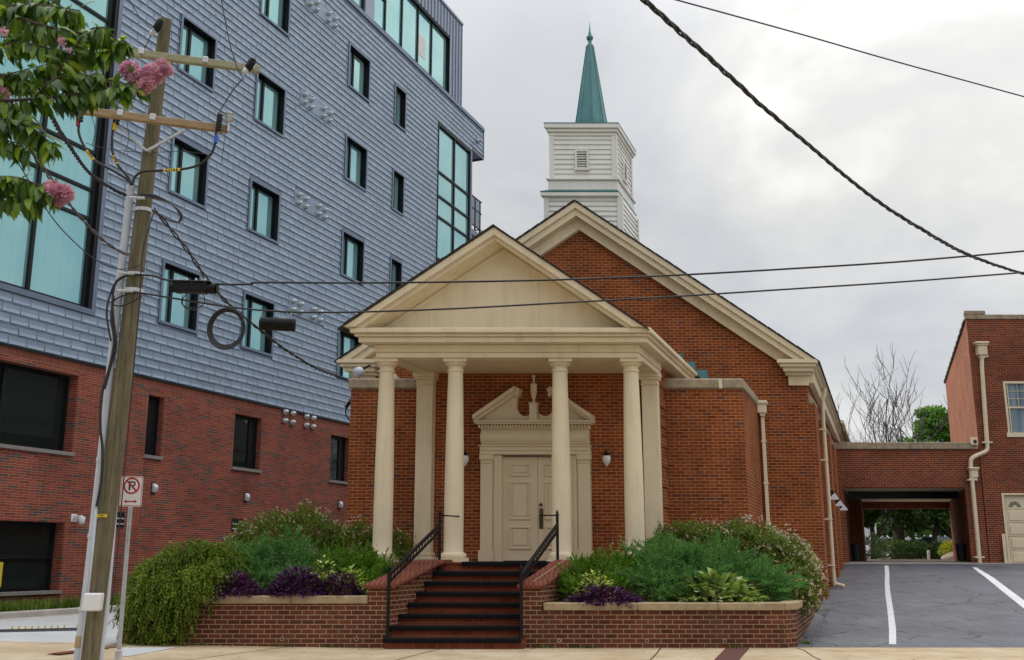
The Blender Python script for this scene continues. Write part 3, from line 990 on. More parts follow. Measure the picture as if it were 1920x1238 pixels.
# ---- fixtures hung on the church
def wall_lantern(a, label):
    o = CH(a, 23.3, 3.70)
    t = thing('wall_lantern', o, label, 'lamp', 'porch lanterns')
    m = MB()
    m.lathe(o + Vector((0, -.003, .10)), [(.06, 0), (.055, .02), (.02, .03)], 14, ax=(0, -1, 0))
    m.tube(catmull([o + Vector((0, -.02, .12)), o + Vector((0, -.09, .20)), o + Vector((0, -.17, .19)), o + Vector((0, -.18, .12))], 6), .014, 8)
    m.lathe(o + Vector((0, -.18, 0)), [(.09, .085), (.095, .10), (.05, .13), (.02, .15)], 16)
    m.build('bracket', BLACK, t, auto=40)
    m = MB()
    m.lathe(o + Vector((0, -.18, 0)), [(.008, -.165), (.02, -.14), (.055, -.10), (.088, -.04), (.095, 0), (.088, .05), (.088, .083)], 18)
    m.build('globe', GLOBE, t, smooth=True)


wall_lantern(1.45, 'white glass wall lantern on the brick right of the church door, between two columns')
wall_lantern(-1.75, 'white glass wall lantern on the brick left of the church door, half behind a column')


def box_light(d, z, label):
    o = CH(gr + .0, d, z)
    t = thing('wall_floodlight', o, label, 'lamp', 'floodlights along the church side')
    m = MB(lambda x, y, zz: o + Vector((x, y, zz)))
    m.prism([(.003, -.14), (.36, -.14), (.36, -.10), (.20, .14), (.003, .14)], -.16, .16)
    m.build('housing', BLACK, t, bevel=.01)
    m = MB(lambda x, y, zz: o + Vector((x, y, zz)))
    m.prism([(.03, -.147), (.365, -.147), (.365, -.105), (.25, .06)], -.168, -.162)
    m.build('lens', WHITE2, t)


box_light(31.9, 3.42, 'black wedge floodlight with white lens on the church side, nearest and highest of three')
box_light(35.6, 3.40, 'middle one of the three black wedge floodlights on the church side')
box_light(38.9, 3.40, 'black wedge floodlight on the church side nearest to the covered passage')
o = at(674, 697, 25.8)
t = thing('eave_floodlight', o, 'grey dome floodlight under the left eave of the church', 'lamp')
m = MB()
ax = Vector((-.5, -.6, -.45)).normalized()
m.lathe(o + ax * -.1, [(.05, -.02), (.12, .05), (.14, .16), (.12, .24), (.06, .27)], 18, ax=ax)
m.build('lamp_head', PVC, t, smooth=True)
m = MB()
m.tube([o + ax * -.1, o + Vector((.12, .05, .10)), o + Vector((.25, .15, .2))], .03, 8)
m.tube(catmull([o + Vector((0, -.02, -.15)), o + Vector((-.06, -.05, -.5)), o + Vector((-.22, -.1, -.8)), o + Vector((-.30, -.1, -1.1)), o + Vector((-.12, -.1, -1.35))], 5), .018, 6)
m.tube(catmull([o + Vector((-.3, -.1, -.95)), o + Vector((-.2, -.1, -.8)), o + Vector((-.05, -.1, -.6))], 5), .05, 6)
m.build('lamp_arm', BLACK, t, smooth=True)

# ================================================================== STEPS
stair = thing('brick_stairs', (-1.0, 18.7, 0), 'red brick stairs with black treads between low brick walls leading to the church door', 'stairs')
NS = 8
RISE = 1.452 / NS
SX = lambda d: SHEAR * (d - 18.7)
STF = lambda x, y, z: Vector((x + SX(y), y, z))
m = MB(STF)
for k in range(NS):
    yk = 18.40 + .343 * k
    m.box(-2.10 if k == 0 else -2.155, .29 if k == 0 else .195, yk, 23.29 if k == NS - 1 else yk + .344, -.2 if k == 0 else RISE * k - .03, RISE * (k + 1) - .030)
m.box(-3.9, -2.003 , 20.95, 23.99, -.2, 1.445); m.box(.203, 1.95, 20.95, 23.99, -.2, 1.445)
m.build('step_body', B_ST, stair)
for k in range(NS):
    yk = 18.40 + .343 * k
    zt = RISE * (k + 1)
    m = MB(STF)
    m.box(-2.09 if k == 0 else -2.15, .28 if k == 0 else .19, yk - .045, yk + .343, zt - .029, zt)
    nr = m.build('tread', B_ST, stair, bevel=.004)
    m = MB(STF)
    hh = .078
    m.extr([(yk - .075, zt - hh), (yk - .048, zt - hh), (yk - .046, zt + .003), (yk + .055, zt + .003), (yk + .055, zt + .009), (yk - .06, zt + .009), (yk - .08, zt - .012)], -1.73 if k == NS - 1 else -2.15 if k else -2.09, .10 if k == NS - 1 else .19 if k else .28)
    nz = m.build('tread_nosing', BLACKM, stair)
    m = MB(STF)
    for j in range(44):
        x = -2.08 + j * .052
        if k == NS - 1 and not -1.70 < x < .05: continue
        m.box(x, x + .012, yk - .058, yk + .05, zt + .0095, zt + .0135)
    m.build('grip_ridge', BLACK, nz)
# cheek walls with rounded brick copings
for side in (0, 1):
    xa, xb = (-2.50, -2.16) if side == 0 else (.20, .55)
    m = MB(STF)
    prof = [(18.59, -.2), (20.94, -.2), (20.94, 1.38), (20.45, 1.36), (19.9, 1.24), (18.59, .985)]
    m.extr(prof, xa, xb)
    ck = m.build('cheek_wall', B_PL, stair)
    m = MB(STF)
    path = [(18.52, .99), (19.3, 1.14), (19.95, 1.27), (20.3, 1.355), (20.6, 1.395), (21.05, 1.40)]
    P = [(y, z) for y, z in path]
    prof = [(y, z) for y, z in P] + [(y, z + .10) for y, z in P[::-1]]
    m.extr(prof, xa - .06, xb + .14 if side == 0 else xb + .06)
    if side == 1: pass
    m.build('coping', B_CP, ck, bevel=.03)
m = MB(STF)
m.add([( .36, y, z + .1025) for y, z in [(18.7, .99 + .034), (19.95, 1.27), (20.3, 1.355), (20.6, 1.395)]] + [(.385, y, z + .1025) for y, z in [(18.7, .99 + .034), (19.95, 1.27), (20.3, 1.355), (20.6, 1.395)]], [[0, 4, 5, 1], [1, 5, 6, 2], [2, 6, 7, 3]])
m.build('mortar_stripe', LIME, stair)


def handrail(xf, xb_, sgn, label):
    f, b = Vector((xf, 18.43, RISE)), Vector((xb_, 20.62, 1.50))
    t = thing('handrail', f, label, 'handrail', 'iron handrails of the church steps')
    for p, zt in ((f, 1.41), (Vector((xb_, 20.62, 1.30)), 2.46)):
        m = MB()
        m.lathe((p.x, p.y, 0), [(.055, p.z + .002), (.055, p.z + .02), (.034, p.z + .03), (.029, p.z + .06), (.029, zt - .10), (.045, zt - .095), (.045, zt - .08), (.018, zt - .075), (.028, zt - .05), (.026, zt - .03), (.008, zt - .01), (.003, zt + .03)], 10)
        m.build('post', BLACK, t, auto=40)
    a, c = Vector((xf, 18.43, 1.25)), Vector((xb_, 20.62, 2.18))
    m = MB()
    def bar(p, q, w, h):
        d = (q - p).normalized()
        s = Vector((0, 0, 1)).cross(d).normalized() * w / 2
        u = d.cross(s).normalized() * h / 2
        pts = [p + s + u, p - s + u, p - s - u, p + s - u, q + s + u, q - s + u, q - s - u, q + s - u]
        m.add([tuple(v) for v in pts], [[0, 1, 2, 3], [7, 6, 5, 4], [0, 4, 5, 1], [1, 5, 6, 2], [2, 6, 7, 3], [3, 7, 4, 0]])
    bar(a, c, .06, .055)
    m.build('top_rail', BLACK, t, bevel=.008)
    m = MB()
    dz = Vector((0, 0, -.135))
    bar(a + dz, c + dz, .035, .03)
    m.build('lower_rail', BLACK, t)
    n = 17
    for k in range(n):
        p = a.lerp(c, (k + .5) / n) + dz / 2 
        m = MB()
        d = (c - a).normalized()
        up = Vector((0, 0, 1))
        pts = []
        for j in range(13):
            th = -2.4 + j * .4
            pts.append(p + d * (.034 * math.cos(th)) + up * (.040 * math.sin(th)))
        pts.append(p + d * -.045 + up * .055)
        m.tube(pts, .011, 5)
        m.build('scroll', BLACK, t)
    m = MB()
    q = Vector((xb_, 20.62, 2.36))
    e_ = q + Vector((sgn * .34, .55 if sgn > 0 else .0, 0))
    m.tube([q, e_], .014, 8)
    m.ball(e_, .022, 8)
    m.build('wall_bar', BLACK, t, smooth=True)


handrail(-2.16, -1.43, 1, 'black iron handrail with scrolls on the left side of the church steps')
handrail(.16, .90, -1, 'black iron handrail with scrolls on the right side of the church steps')

# ================================================================== PLANTERS
def planter(name_label, corners, zcap, joints, holes_x, zb):
    """corners: outline of the outer face in plan, front-left first."""
    t = thing('brick_planter', (corners[0][0], corners[0][1], 0), name_label, 'planter', 'raised planters beside the church steps')
    th = .30
    m = MB()
    inner = []
    m.slab(corners, zb, zcap - .115)
    m.build('wall', B_PL, t)
    return t


pr = thing('brick_planter', (2.7, 18.6, 0), 'low brick planter with stone cap right of the church steps, beside the driveway', 'planter', 'raised planters beside the church steps')
RC = [(.545, 18.6), (4.80, 18.6), (5.02, 18.82), (5.02 + SHEAR * 8.1, 26.95), (.545 + SHEAR * 2.3 + .3, 26.95), (.545 + .84, 20.93)]
m = MB()
m.slab([(.50, 18.6), (4.80, 18.6), (5.05, 18.85), (5.05 + .3, 19.7), (.50 + .39, 19.7)], -.3, .63)
m.slab([(5.05 + .30, 19.701), (5.05 + SHEAR * 8.1, 26.95), (4.70 + SHEAR * 8.1, 26.95), (4.70 + .30, 19.701)], -.3, .63)
m.build('wall', B_PL, pr)
m = MB()
m.slab([(.55, 18.56), (2.2, 18.56), (2.2, 18.90), (.62, 18.90)], .633, .765)
m.slab([(2.206, 18.56), (3.62, 18.56), (3.62, 18.90), (2.206, 18.90)], .633, .765)
m.slab([(3.626, 18.56), (4.80, 18.56), (4.72, 18.90), (3.626, 18.90)], .633, .765)
m.slab([(4.806, 18.56), (5.10, 18.84), (5.10 + .36, 19.83), (5.10 + .02, 19.83), (4.80, 18.95), (4.726, 18.90)], .633, .765)
m.build('coping', LIME, pr, bevel=.015)
m = MB()
m.slab([(.64, 18.905), (4.70, 18.905), (4.79, 18.96), (4.70 + SHEAR * 8.1, 26.94), (3.6, 26.94), (3.6, 24.9), (1.4, 20.94), (.8, 19.4)], .5, .69)
m.build('mulch', MULCH, pr)
pl = thing('brick_planter', (-4.6, 18.6, 0), 'low brick planter with stone cap left of the church steps, partly under drooping shrub', 'planter', 'raised planters beside the church steps')
m = MB()
m.slab([(-6.85, 18.6), (-2.50, 18.6), (-2.50 + .39, 19.7), (-6.85 + .1, 19.7)], -.3, .745)
m.slab([(-6.75, 19.701), (-6.45, 19.701), (-4.6, 23.98), (-4.9, 23.98)], -.3, .745)
m.build('wall', B_PL, pl)
m = MB()
m.slab([(-6.88, 18.56), (-5.3, 18.56), (-5.3, 18.90), (-6.80, 18.90)], .748, .885)
m.slab([(-5.294, 18.56), (-3.9, 18.56), (-3.9, 18.90), (-5.294, 18.90)], .748, .885)
m.slab([(-3.894, 18.56), (-2.55, 18.56), (-2.46, 18.90), (-3.894, 18.90)], .748, .885)
m.build('coping', LIME, pl, bevel=.015)
m = MB()
m.slab([(-6.7, 18.905), (-2.45, 18.905), (-1.75, 20.94), (-2.3, 23.0), (-4.5, 23.9), (-4.7, 23.9)], .5, .83)
m.build('mulch', MULCH, pl)
for par, xs in ((pr, (.82, 2.36, 3.72)), (pl, (-6.25, -4.02, -2.72))):
    for x in xs:
        m = MB()
        m.lathe((x, 18.6, .125 if x > -2 else .15), [(.0, -.03), (.02, -.03), (.021, .012), (.036, .012), (.036, -.002)], 14, ax=(0, -1, 0))
        m.build('weep_hole', LIME, par)
        m = MB()
        m.lathe((x, 18.6, .125 if x > -2 else .15), [(.0205, .0), (.0205, .0145), (.001, .0147)], 12, ax=(0, -1, 0))
        m.build('weep_opening', SBLK, par)
# ================================================================== GREY BUILDING
gb = thing('apartment_building', GB(13, 0, 0), 'tall apartment building clad in blue grey metal shingles above a red brick base', 'building')
GI = lambda s, q, z: GB(s, -q, z)      # q inwards
S0, S1 = -9.0, 27.9
ZB, ZT = 7.09, 26.25
wins = []           # (s0, s1, z0, z1, mullion share)
for s0, s1, fl in ((3.28, 5.02, (0, 1, 2, 3)), (7.62, 9.40, (0, 1, 2, 3)), (14.22, 15.98, (0, 1, 2, 3)), (18.6, 19.62, (1, 2, 3))):
    for k in fl:
        wins.append((s0, s1, (9.0, 13.43, 17.82, 22.2)[k], (10.94, 15.31, 19.74, 24.15)[k]))
wins.append((18.6, 19.62, 9.0, 10.94))
CW = (-9.5, .30, 8.68, 24.4)         # large curtain wall, runs out of frame
CR = (23.45, 27.9, 8.7, 24.25)        # corner curtain wall
# backing sheets
m = MB(GB)
hs = [(w[0], w[1], w[2], w[3]) for w in wins] + [(S0, CW[1], CW[2], CW[3]), (CR[0], S1 + .001, CR[2], CR[3])]
m.holes(S0, S1, ZB, ZT, hs, lambda u, q, v: (u, -q, v), .02, sides=False)
m.build('wall_backing', METALD, gb)
# shingles
m = MB(GB)
RH, SL_ = .2815, .62
nrow = int(round((ZT - ZB) / RH))
RH = (ZT - ZB) / nrow
cuts_all = [(w[0] - .10, w[1] + .10, w[2] - .10, w[3] + .10) for w in wins] + [(-20, CW[1] + .16, CW[2] - .16, CW[3] + .1), (CR[0] - .03, 60, CR[2], CR[3])]
panels = [(10.40, 12.98, 10.85, 11.55), (10.46, 13.0, 15.28, 15.98), (10.52, 12.98, 19.66, 20.36), (10.60, 13.02, 24.16, 24.86)]
cuts_all += panels
for r in range(nrow):
    z0, z1 = ZB + r * RH, ZB + (r + 1) * RH
    off = (r % 2) * SL_ / 2
    blk = sorted((c[0], c[1]) for c in cuts_all if min(z1, c[3]) - max(z0, c[2]) > RH * .45)
    end = 29.5 if z0 > 24.3 else S1
    iv, x = [], S0
    for c0, c1 in blk:
        if c0 > x: iv.append((x, min(c0, end)))
        x = max(x, c1)
    if x < end: iv.append((x, end))
    k0 = int((S0 - off) // SL_)
    for k in range(k0, int(end / SL_) + 2):
        a, b = off + k * SL_, off + (k + 1) * SL_
        for i0, i1 in iv:
            p, q = max(a, i0), min(b, i1)
            if q - p < .04: continue
            full = q - p
            jt = random.uniform(-.003, .003)
            zt, zm, zb = z1 + .01, z0 + RH * .46, z0 + RH * .13
            g = .008
            p += g; q -= g
            ia, ib = p + full * .17, q - full * .17
            ja, jb = p + full * .05, q - full * .05
            d0, d1 = .006, .016 + jt
            d2 = .042 + jt
            pts = [(p, d0, zt), (q, d0, zt), (q, d1, zm), (p, d1, zm), (ia, d1, zm), (ib, d1, zm), (jb, d2, zb), (ja, d2, zb),
                   (p, d1 + .004, z0), (q, d1 + .004, z0), (p, d1 + .002, zb), (q, d1 + .002, zb)]
            m.add(pts, [[3, 2, 1, 0], [4, 7, 6, 5], [3, 10, 7, 4], [2, 5, 6, 11], [10, 8, 9, 11, 6, 7], [8, 0 + 8, 9]][:5])
            m.quad((p, 0, z0), (q, 0, z0), (q, d1 + .004, z0), (p, d1 + .004, z0))
m.build('cladding', METAL, gb, recalc=False)
# box that carries on past the corner at the top, its soffit, parapet cap
m = MB(GB)
m.box(27.9, 29.5, -9, -.003, 24.42, 26.2)
m.box(S0, 29.45, -14, -.02, 26.0, 26.18)
m.build('parapet_box', METALD, gb)
m = MB(GB)
m.box(S0, 29.56, -.30, .07, 26.24, 26.36)
m.box(S0, 29.56, -.16, .09, 26.12, 26.238)
m.box(27.95, 29.52, -.02, .055, 24.34, 24.44)
m.box(29.505, 29.56, -9.0, .05, 24.34, 26.238)
m.build('parapet_cap', METALD, gb, bevel=.006)
m = MB(GB)
m.box(S0, 17.5, -14, -.31, 7, 26.2); m.box(17.5, 27.6, -14, -.31, 0, 26.0)
m.build('inner_core', FRAME, gb)
# windows
for i, (a, b, c, d) in enumerate(wins):
    narrow = b - a < 1.3
    m = MB(GB)
    # trim round the opening
    m.box(a - .10, a, -.28, .058, c - .09, d + .09); m.box(b, b + .10, -.28, .058, c - .09, d + .09)
    m.box(a + .001, b - .001, -.28, .058, d, d + .09); m.box(a + .001, b - .001, -.28, .07, c - .09, c)
    # frame set deep in the reveal
    w = .055
    m.box(a + .001, a + w, -.27, -.16, c + .001, d - .001, 1); m.box(b - w * 1.6, b - .001, -.27, -.16, c + .001, d - .001, 1)
    m.box(a + w, b - w * 1.6, -.27, -.16, d - w * 1.5, d - .001, 1); m.box(a + w, b - w * 1.6, -.27, -.16, c + .001, c + w, 1)
    mx = a + (b - a) * (.40 if narrow else .36)
    m.box(mx - .05, mx + .05, -.265, -.13, c + w, d - w * 1.5, 1)
    # dark lining of the reveal
    m.box(b - .02, b - .0005, -.158, .04, c + .001, d - .001, 1); m.box(a + .0005, b - .021, -.158, .04, d - .02, d - .0005, 1)
    m.box(a + .0005, a + .02, -.158, .04, c + .021, d - .021, 1)
    wn = m.build('window', [METALD, FRAME], gb)
    m = MB(GB)
    m.quad((a + w, -.215, c + w), (mx - .05, -.215, c + w), (mx - .05, -.215, d - w), (a + w, -.215, d - w))
    m.quad((mx + .05, -.215, c + w), (b - w, -.215, c + w), (b - w, -.215, d - w), (mx + .05, -.215, d - w))
    m.build('pane', TGLASS, wn)
# left curtain wall
m = MB(GB)
a, b, c, d = CW
m.box(b, b + .16, -.2, .07, c - .16, d); m.box(S0, b - .001, -.2, .07, c - .16, c)
m.box(b - .12, b - .001, -.2, .05, c + .001, d, 1)
m.box(b - .26, b - .121, -.2, -.05, c + .001, d, 1)
for x in (-1.95, -4.05, -6.2, -8.3): m.box(x - .05, x + .05, -.2, -.03, c + .001, d, 1)
m.box(S0, b - .27, -.2, -.06, c + .0015, c + .09, 1)
for z in (12.32, 13.50, 15.70, 16.56, 17.9, 19.2, 21.4): m.box(S0, b - .27, -.195, -.065, z - .045, z + .045, 1)
m.box(-1.9, b - .27, -.195, -.065, 11.38, 11.47, 1)
cwn = m.build('curtain_wall', [METALD, FRAME], gb)
m = MB(GB)
xs = [S0, -8.3, -6.2, -4.05, -1.95, b - .2]
for i in range(5):
    zs = [c, 11.43, 12.32, 13.5, 15.7] if i == 4 else [c, 12.32, 13.5, 15.7]
    zs += [16.56, 17.9, 19.2, 21.4, d]
    for j in range(len(zs) - 1):
        if abs(zs[j] - 15.7) < .01: continue
        m.quad((xs[i] + .05, -.13, zs[j]), (xs[i + 1] - .05, -.13, zs[j]), (xs[i + 1] - .05, -.13, zs[j + 1]), (xs[i] + .05, -.13, zs[j + 1]))
m.build('pane', TGLASS, cwn)
m = MB(GB)
m.box(S0, b - .2, -.18, -.10, 15.75, 16.5)
m.build('spandrel_panel', METAL, gb)
# right corner curtain wall
m = MB(GB)
a, b, c, d = CR
m.box(b - .18, b, -.30, .03, c, d); m.box(a, a + .06, -.2, .05, c, d - .001, 1)
m.box(a + .06, b - .181, -.2, .0, d - .14, d - .001, 1)
mid = a + (b - a) * .5
m.box(mid - .05, mid + .05, -.2, -.03, c, d - .14, 1)
for z in (21.55, 20.2, 19.05, 16.75, 14.5, 12.2): m.box(a + .06, b - .181, -.195, -.04, z - .05, z + .05, 1)
m.box(b - .25, b - .181, -.2, -.03, c, d - .14, 1)
cw2 = m.build('curtain_wall', [METALD, FRAME], gb)
m = MB(GB)
zs = [8.7, 12.2, 14.5, 16.75, 19.05, 20.2, 21.55, 24.12]
for j in range(7):
    for x0, x1 in ((a + .06, mid - .05), (mid + .05, b - .25)):
        m.quad((x0, -.12, zs[j] + .05), (x1, -.12, zs[j] + .05), (x1, -.12, zs[j + 1] - .05), (x0, -.12, zs[j + 1] - .05))
m.build('pane', TGLASS, cw2)
m = MB(GB)
m.box(a, b, -.3, .03, 7.1, 8.69)
m.build('spandrel_panel', METAL, gb)
# balcony round the corner
m = MB(GB)
m.box(27.91, 29.45, -3.4, -.10, 19.45, 19.75)
bal = m.build('balcony', METALD, gb)
m = MB(GB)
for x, q in ((27.98, -.13), (28.7, -.13), (29.4, -.13), (29.4, -1.5), (29.4, -2.4), (29.4, -3.3)): m.box(x - .04, x + .04, q - .04, q + .04, 19.75, 21.75)
for z in (20.0, 21.0, 21.72): m.box(27.95, 29.62, -.16, -.10, z, z + .06); m.box(29.37, 29.43, -3.4, -.17, z, z + .06)
m.build('railing', FRAME, bal)
m = MB(GB)
m.box(27.98, 29.36, -.135, -.125, 20.07, 21.70)
m.build('glass_guard', GGLASS, bal)
# set-back top storey
m = MB(GB)
TQ = -.36
m.box(-9, 27.12, -9, TQ, 30.35, 31.95)
m.box(25.55, 27.12, -9, TQ - .001, 26.37, 30.349)
m.box(-9, 25.5, -9, TQ - .45, 26.37, 30.349, 1)
m.box(16.15, 17.0, TQ - .44, TQ - .02, 26.37, 30.2)
top = m.build('top_storey', [SEAM, FRAME], gb)
m = MB(GB)
for k in range(90):
    x = 27.1 - k * .40
    m.box(x - .012, x + .012, TQ + .001, TQ + .05, 26.4 if x > 25.6 else 30.36, 31.9)
m.box(-9, 27.16, TQ + .002, TQ + .08, 31.86, 32.0)
m.build('standing_seam', SEAM, gb)
m = MB(GB)
for x in (25.46, 23.5, 21.86, 20.05, 18.3, 17.05, 16.1, 14.4, 12.6): m.box(x - .045, x + .045, TQ - .24, TQ - .12, 26.37, 30.20)
m.box(-9, 25.5, TQ - .44, TQ - .02, 30.201, 30.345); m.box(-9, 25.5, TQ - .44, TQ - .08, 26.371, 26.95)
m.box(17.1, 18.25, TQ - .23, TQ - .12, 28.60, 28.70); m.box(25.505, 25.545, TQ - .44, TQ, 26.4, 30.35)
m.build('window_band', FRAME, gb)
m = MB(GB)
for x0, x1 in ((23.55, 25.41), (21.91, 23.45), (20.10, 21.81), (18.35, 20.0), (17.10, 18.25), (14.45, 16.05), (12.65, 14.35), (8, 12.55)):
    m.quad((x0, TQ - .2, 26.95), (x1, TQ - .2, 26.95), (x1, TQ - .2, 30.2), (x0, TQ - .2, 30.2))
m.build('pane', TGLASS, gb)
m = MB(GB)
m.box(22.0, 22.85, TQ - .195, TQ - .185, 27.65, 28.8)
m.build('white_notice', WHITE2, gb)
# vent panels with hooded caps
def cap(mb, s, z, sc=1.0):
    o = GB(s, .03, z)
    ax = FN
    mb.lathe(o, [(.105 * sc, 0), (.11 * sc, .03), (.10 * sc, .05), (.085 * sc, .05), (.085 * sc, .07)], 14, ax=ax)
    # domed hood
    k, n = 5, 14
    R = .10 * sc
    pts, F = [], []
    u = Vector((0, 0, 1))
    w = FE
    for j in range(k + 1):
        ph = math.pi / 2 * j / k
        for i in range(n):
            t = 2 * math.pi * i / n
            dn = math.sin(t)
            q = .07 + math.cos(ph) * R * (1.15 if dn > -.2 else .75)
            pts.append(tuple(o + (u * math.sin(t) + w * math.cos(t)) * (R * math.sin(ph)) + ax * q))
    for j in range(k):
        F += [[j * n + i, j * n + (i + 1) % n, (j + 1) * n + (i + 1) % n, (j + 1) * n + i] for i in range(n)]
    mb.add(pts, F)


for (a, b, c, d) in panels + [(10.4, 13.0, 6.45, 7.15)]:
    brick = c < 7
    if not brick:
        m = MB(GB)
        m.box(a, b, -.02, .03, c, d)
        vp = m.build('vent_panel', METAL, gb, bevel=.006)
    else:
        vp = gb
    for ds_ in (.28, .79, 1.74, 2.24):
        for zz in (.17, .51):
            m = MB()
            cap(m, a + ds_ - (.2 if brick else 0), c + zz, .95)
            m.build('vent_cap', GALV, vp, auto=50)
# brick base
bw = [(-2.9, .12, 4.45, 6.67, .45), (-2.9, .12, .66, 2.49, .45), (3.07, 3.80, 4.66, 6.55, .32), (7.50, 9.11, 4.64, 6.53, .32), (13.92, 15.4, 4.62, 6.47, .32)]
m = MB(GI)
m.holes(S0, 36, -.4, 6.83, [w[:4] for w in bw], lambda u, q, v: (u, q, v), .45)
m.quad((36, 0, -.4), (36, 14, -.4), (36, 14, 7.08), (36, 0, 7.08))
m.build('brick_base', B_GR, gb)
m = MB(GI)
m.box(S0, 36, -.003, .3, 6.832, 7.085)
m.build('soldier_course', B_GS, gb)
m = MB(GB)
m.box(S0, 29.5, .0, .05, 7.04, 7.10)
m.build('drip_trim', FRAME, gb)
for i, (a, b, c, d, dep) in enumerate(bw):
    m = MB(GI)
    w = .07
    m.box(a + .001, a + w, dep - .12, dep, c + .001, d - .001); m.box(b - w * 1.3, b - .001, dep - .12, dep, c + .001, d - .001)
    m.box(a + w, b - w * 1.3, dep - .12, dep, d - .10, d - .001); m.box(a + w, b - w * 1.3, dep - .12, dep, c + .001, c + .09)
    if i == 0: m.box(-2.2, -2.08, dep - .13, dep, c + .09, d - .1)
    if i == 1: m.box(a + w, b - w * 1.3, dep - .13, dep, 1.5, 1.62); m.box(-2.2, -2.1, dep - .13, dep, 1.62, d - .1)
    if i in (2, 3, 4): m.box(b - .45, b - w * 1.3 - .001, dep - .10, dep - .03, c + .09, d - .1)
    wn = m.build('window', FRAME, gb)
    m = MB(GI)
    m.quad((a, dep - .05, c), (b, dep - .05, c), (b, dep - .05, d), (a, dep - .05, d))
    m.build('pane', DGLASS, wn)
    m = MB(GI)
    m.box(a - .06, b + .06, -.075, dep - .13, c - .10, c)
    m.build('sill', SILL, wn, bevel=.006)
m = MB(GI)
m.box(-2.6, -1.55, .33, .39, .78, 1.42)
m.build('yellow_poster', YEL, gb)
m = MB(GI)
m.lathe(GB(-1.75, -.36, 4.95), [(.16, 0), (.13, .42)], 16)
m.build('lamp_shade', GLOBE, gb) if False else None
# louvred vents low on the wall, downlights and the dome camera
for s in (2.1, 7.95):
    m = MB(GB)
    m.box(s - .30, s + .30, .003, .02, 2.42, 2.86, 1)
    for z in (2.50, 2.66): m.box(s - .28, s + .28, .02, .03, z, z + .04)
    m.build('wall_vent', [GALV, FRAME], gb)


def downlight(s, z, label):
    o = GB(s, 0, z)
    t = thing('wall_light', o, label, 'lamp', 'small downlights on the brick base')
    m = MB(GB)
    m.extr([(.003, z - .14), (.14, z - .14), (.16, z + .02), (.12, z + .12), (.003, z + .15)], s - .09, s + .09)
    m.build('hood', GALV, t, bevel=.03)
    m = MB(GB)
    m.box(s - .10, s + .10, .001, .03, z - .17, z + .17)
    m.build('back_plate', FRAME, t)


downlight(3.57, 3.66, 'small grey wall light on the brick base, just right of the no parking sign')
downlight(8.36, 3.63, 'small grey wall light on the brick base above the flowering shrub')
downlight(14.75, 3.66, 'small grey wall light on the brick base close to the left corner of the church')
o = GB(.46, 0, 2.58)
t = thing('security_camera', o, 'white dome security camera on a bracket beside the lower brick window', 'camera')
m = MB(GB)
m.box(.36, .46, .003, .30, 2.60, 2.70); m.box(.30, .52, .0, .03, 2.52, 2.74)
m.build('bracket', WHITE2, t, bevel=.01)
m = MB()
m.lathe(GB(.41, .30, 2.44), [(.02, 0), (.075, .03), (.095, .09), (.10, .20), (.09, .22)], 16)
m.build('dome', WHITE2, t, smooth=True)
t = thing('fascia_light', GB(28.7, 0, 25.2), 'small grey light on the end of the grey parapet', 'lamp')
m = MB(GB)
m.box(28.55, 28.85, .05, .08, 25.1, 25.35); m.box(28.6, 28.8, .08, .30, 25.15, 25.25)
m.build('housing', GALV, t, bevel=.01)

# ================================================================== COVERED PASSAGE AND ANNEX
YL = 40.5
lk = thing('covered_passage', (15, YL, 1.3), 'low brick passage over the driveway joining the church to the annex', 'passage')
LT = lambda x, y, z: Vector((x + SHEAR * (y - YL), y, z))
m = MB(LT)
m.holes(12.40, 18.47, .9, 5.72, [(13.0, 17.80, .8, 4.22)], lambda u, q, v: (u, YL + .05 + q, v), .45)
m.box(12.4, 13.0 - .002, YL + .5, 51.6, 1.0, 5.7); m.box(17.802, 18.47, YL + .5, 51.6, 1.0, 5.7)
m.box(12.4, 18.47, 51.2, 51.59, 3.90, 5.7)
m.box(13.0, 13.5, 47.0, 51.58, 1.0, 4.2)
m.build('wall', B_AX, lk)
m = MB(LT)
m.box(13.0, 17.8, YL + .06, 51.6, 4.222, 4.30)
m.build('ceiling', CREAM, lk)
m = MB(LT)
m.box(13.1, 17.7, YL + 2.5, YL + 3.0, 3.93, 4.221)
m.build('beam', FRAME, lk)
m = MB(LT)
m.box(12.5, 15.8, YL - .03, YL + .45, 5.723, 6.0); m.box(15.806, 18.43, YL - .03, YL + .45, 5.723, 6.0)
m.build('coping', STONE, lk, bevel=.02)
m = MB(LT)
m.box(12.5, 18.4, YL + .5, 51.6, 5.72, 5.80)
m.build('roof', ROOF, lk)
for x, yy, lab in ((13.28, 42.2, 'dark bin just inside the passage at its left wall'), (17.5, 41.6, 'dark bin just inside the passage at its right wall')):
    o = LT(x, yy, 1.40)
    t = thing('trash_bin', o, lab, 'bin', 'bins inside the passage')
    m = MB()
    m.lathe(o, [(.16, .01), (.20, .60)], 18); m.build('body', FRAME, t, smooth=False)
    m = MB()
    m.lathe(o, [(.21, .602), (.215, .64), (.13, .69), (.02, .70)], 18); m.build('lid', FRAME, t, auto=40)

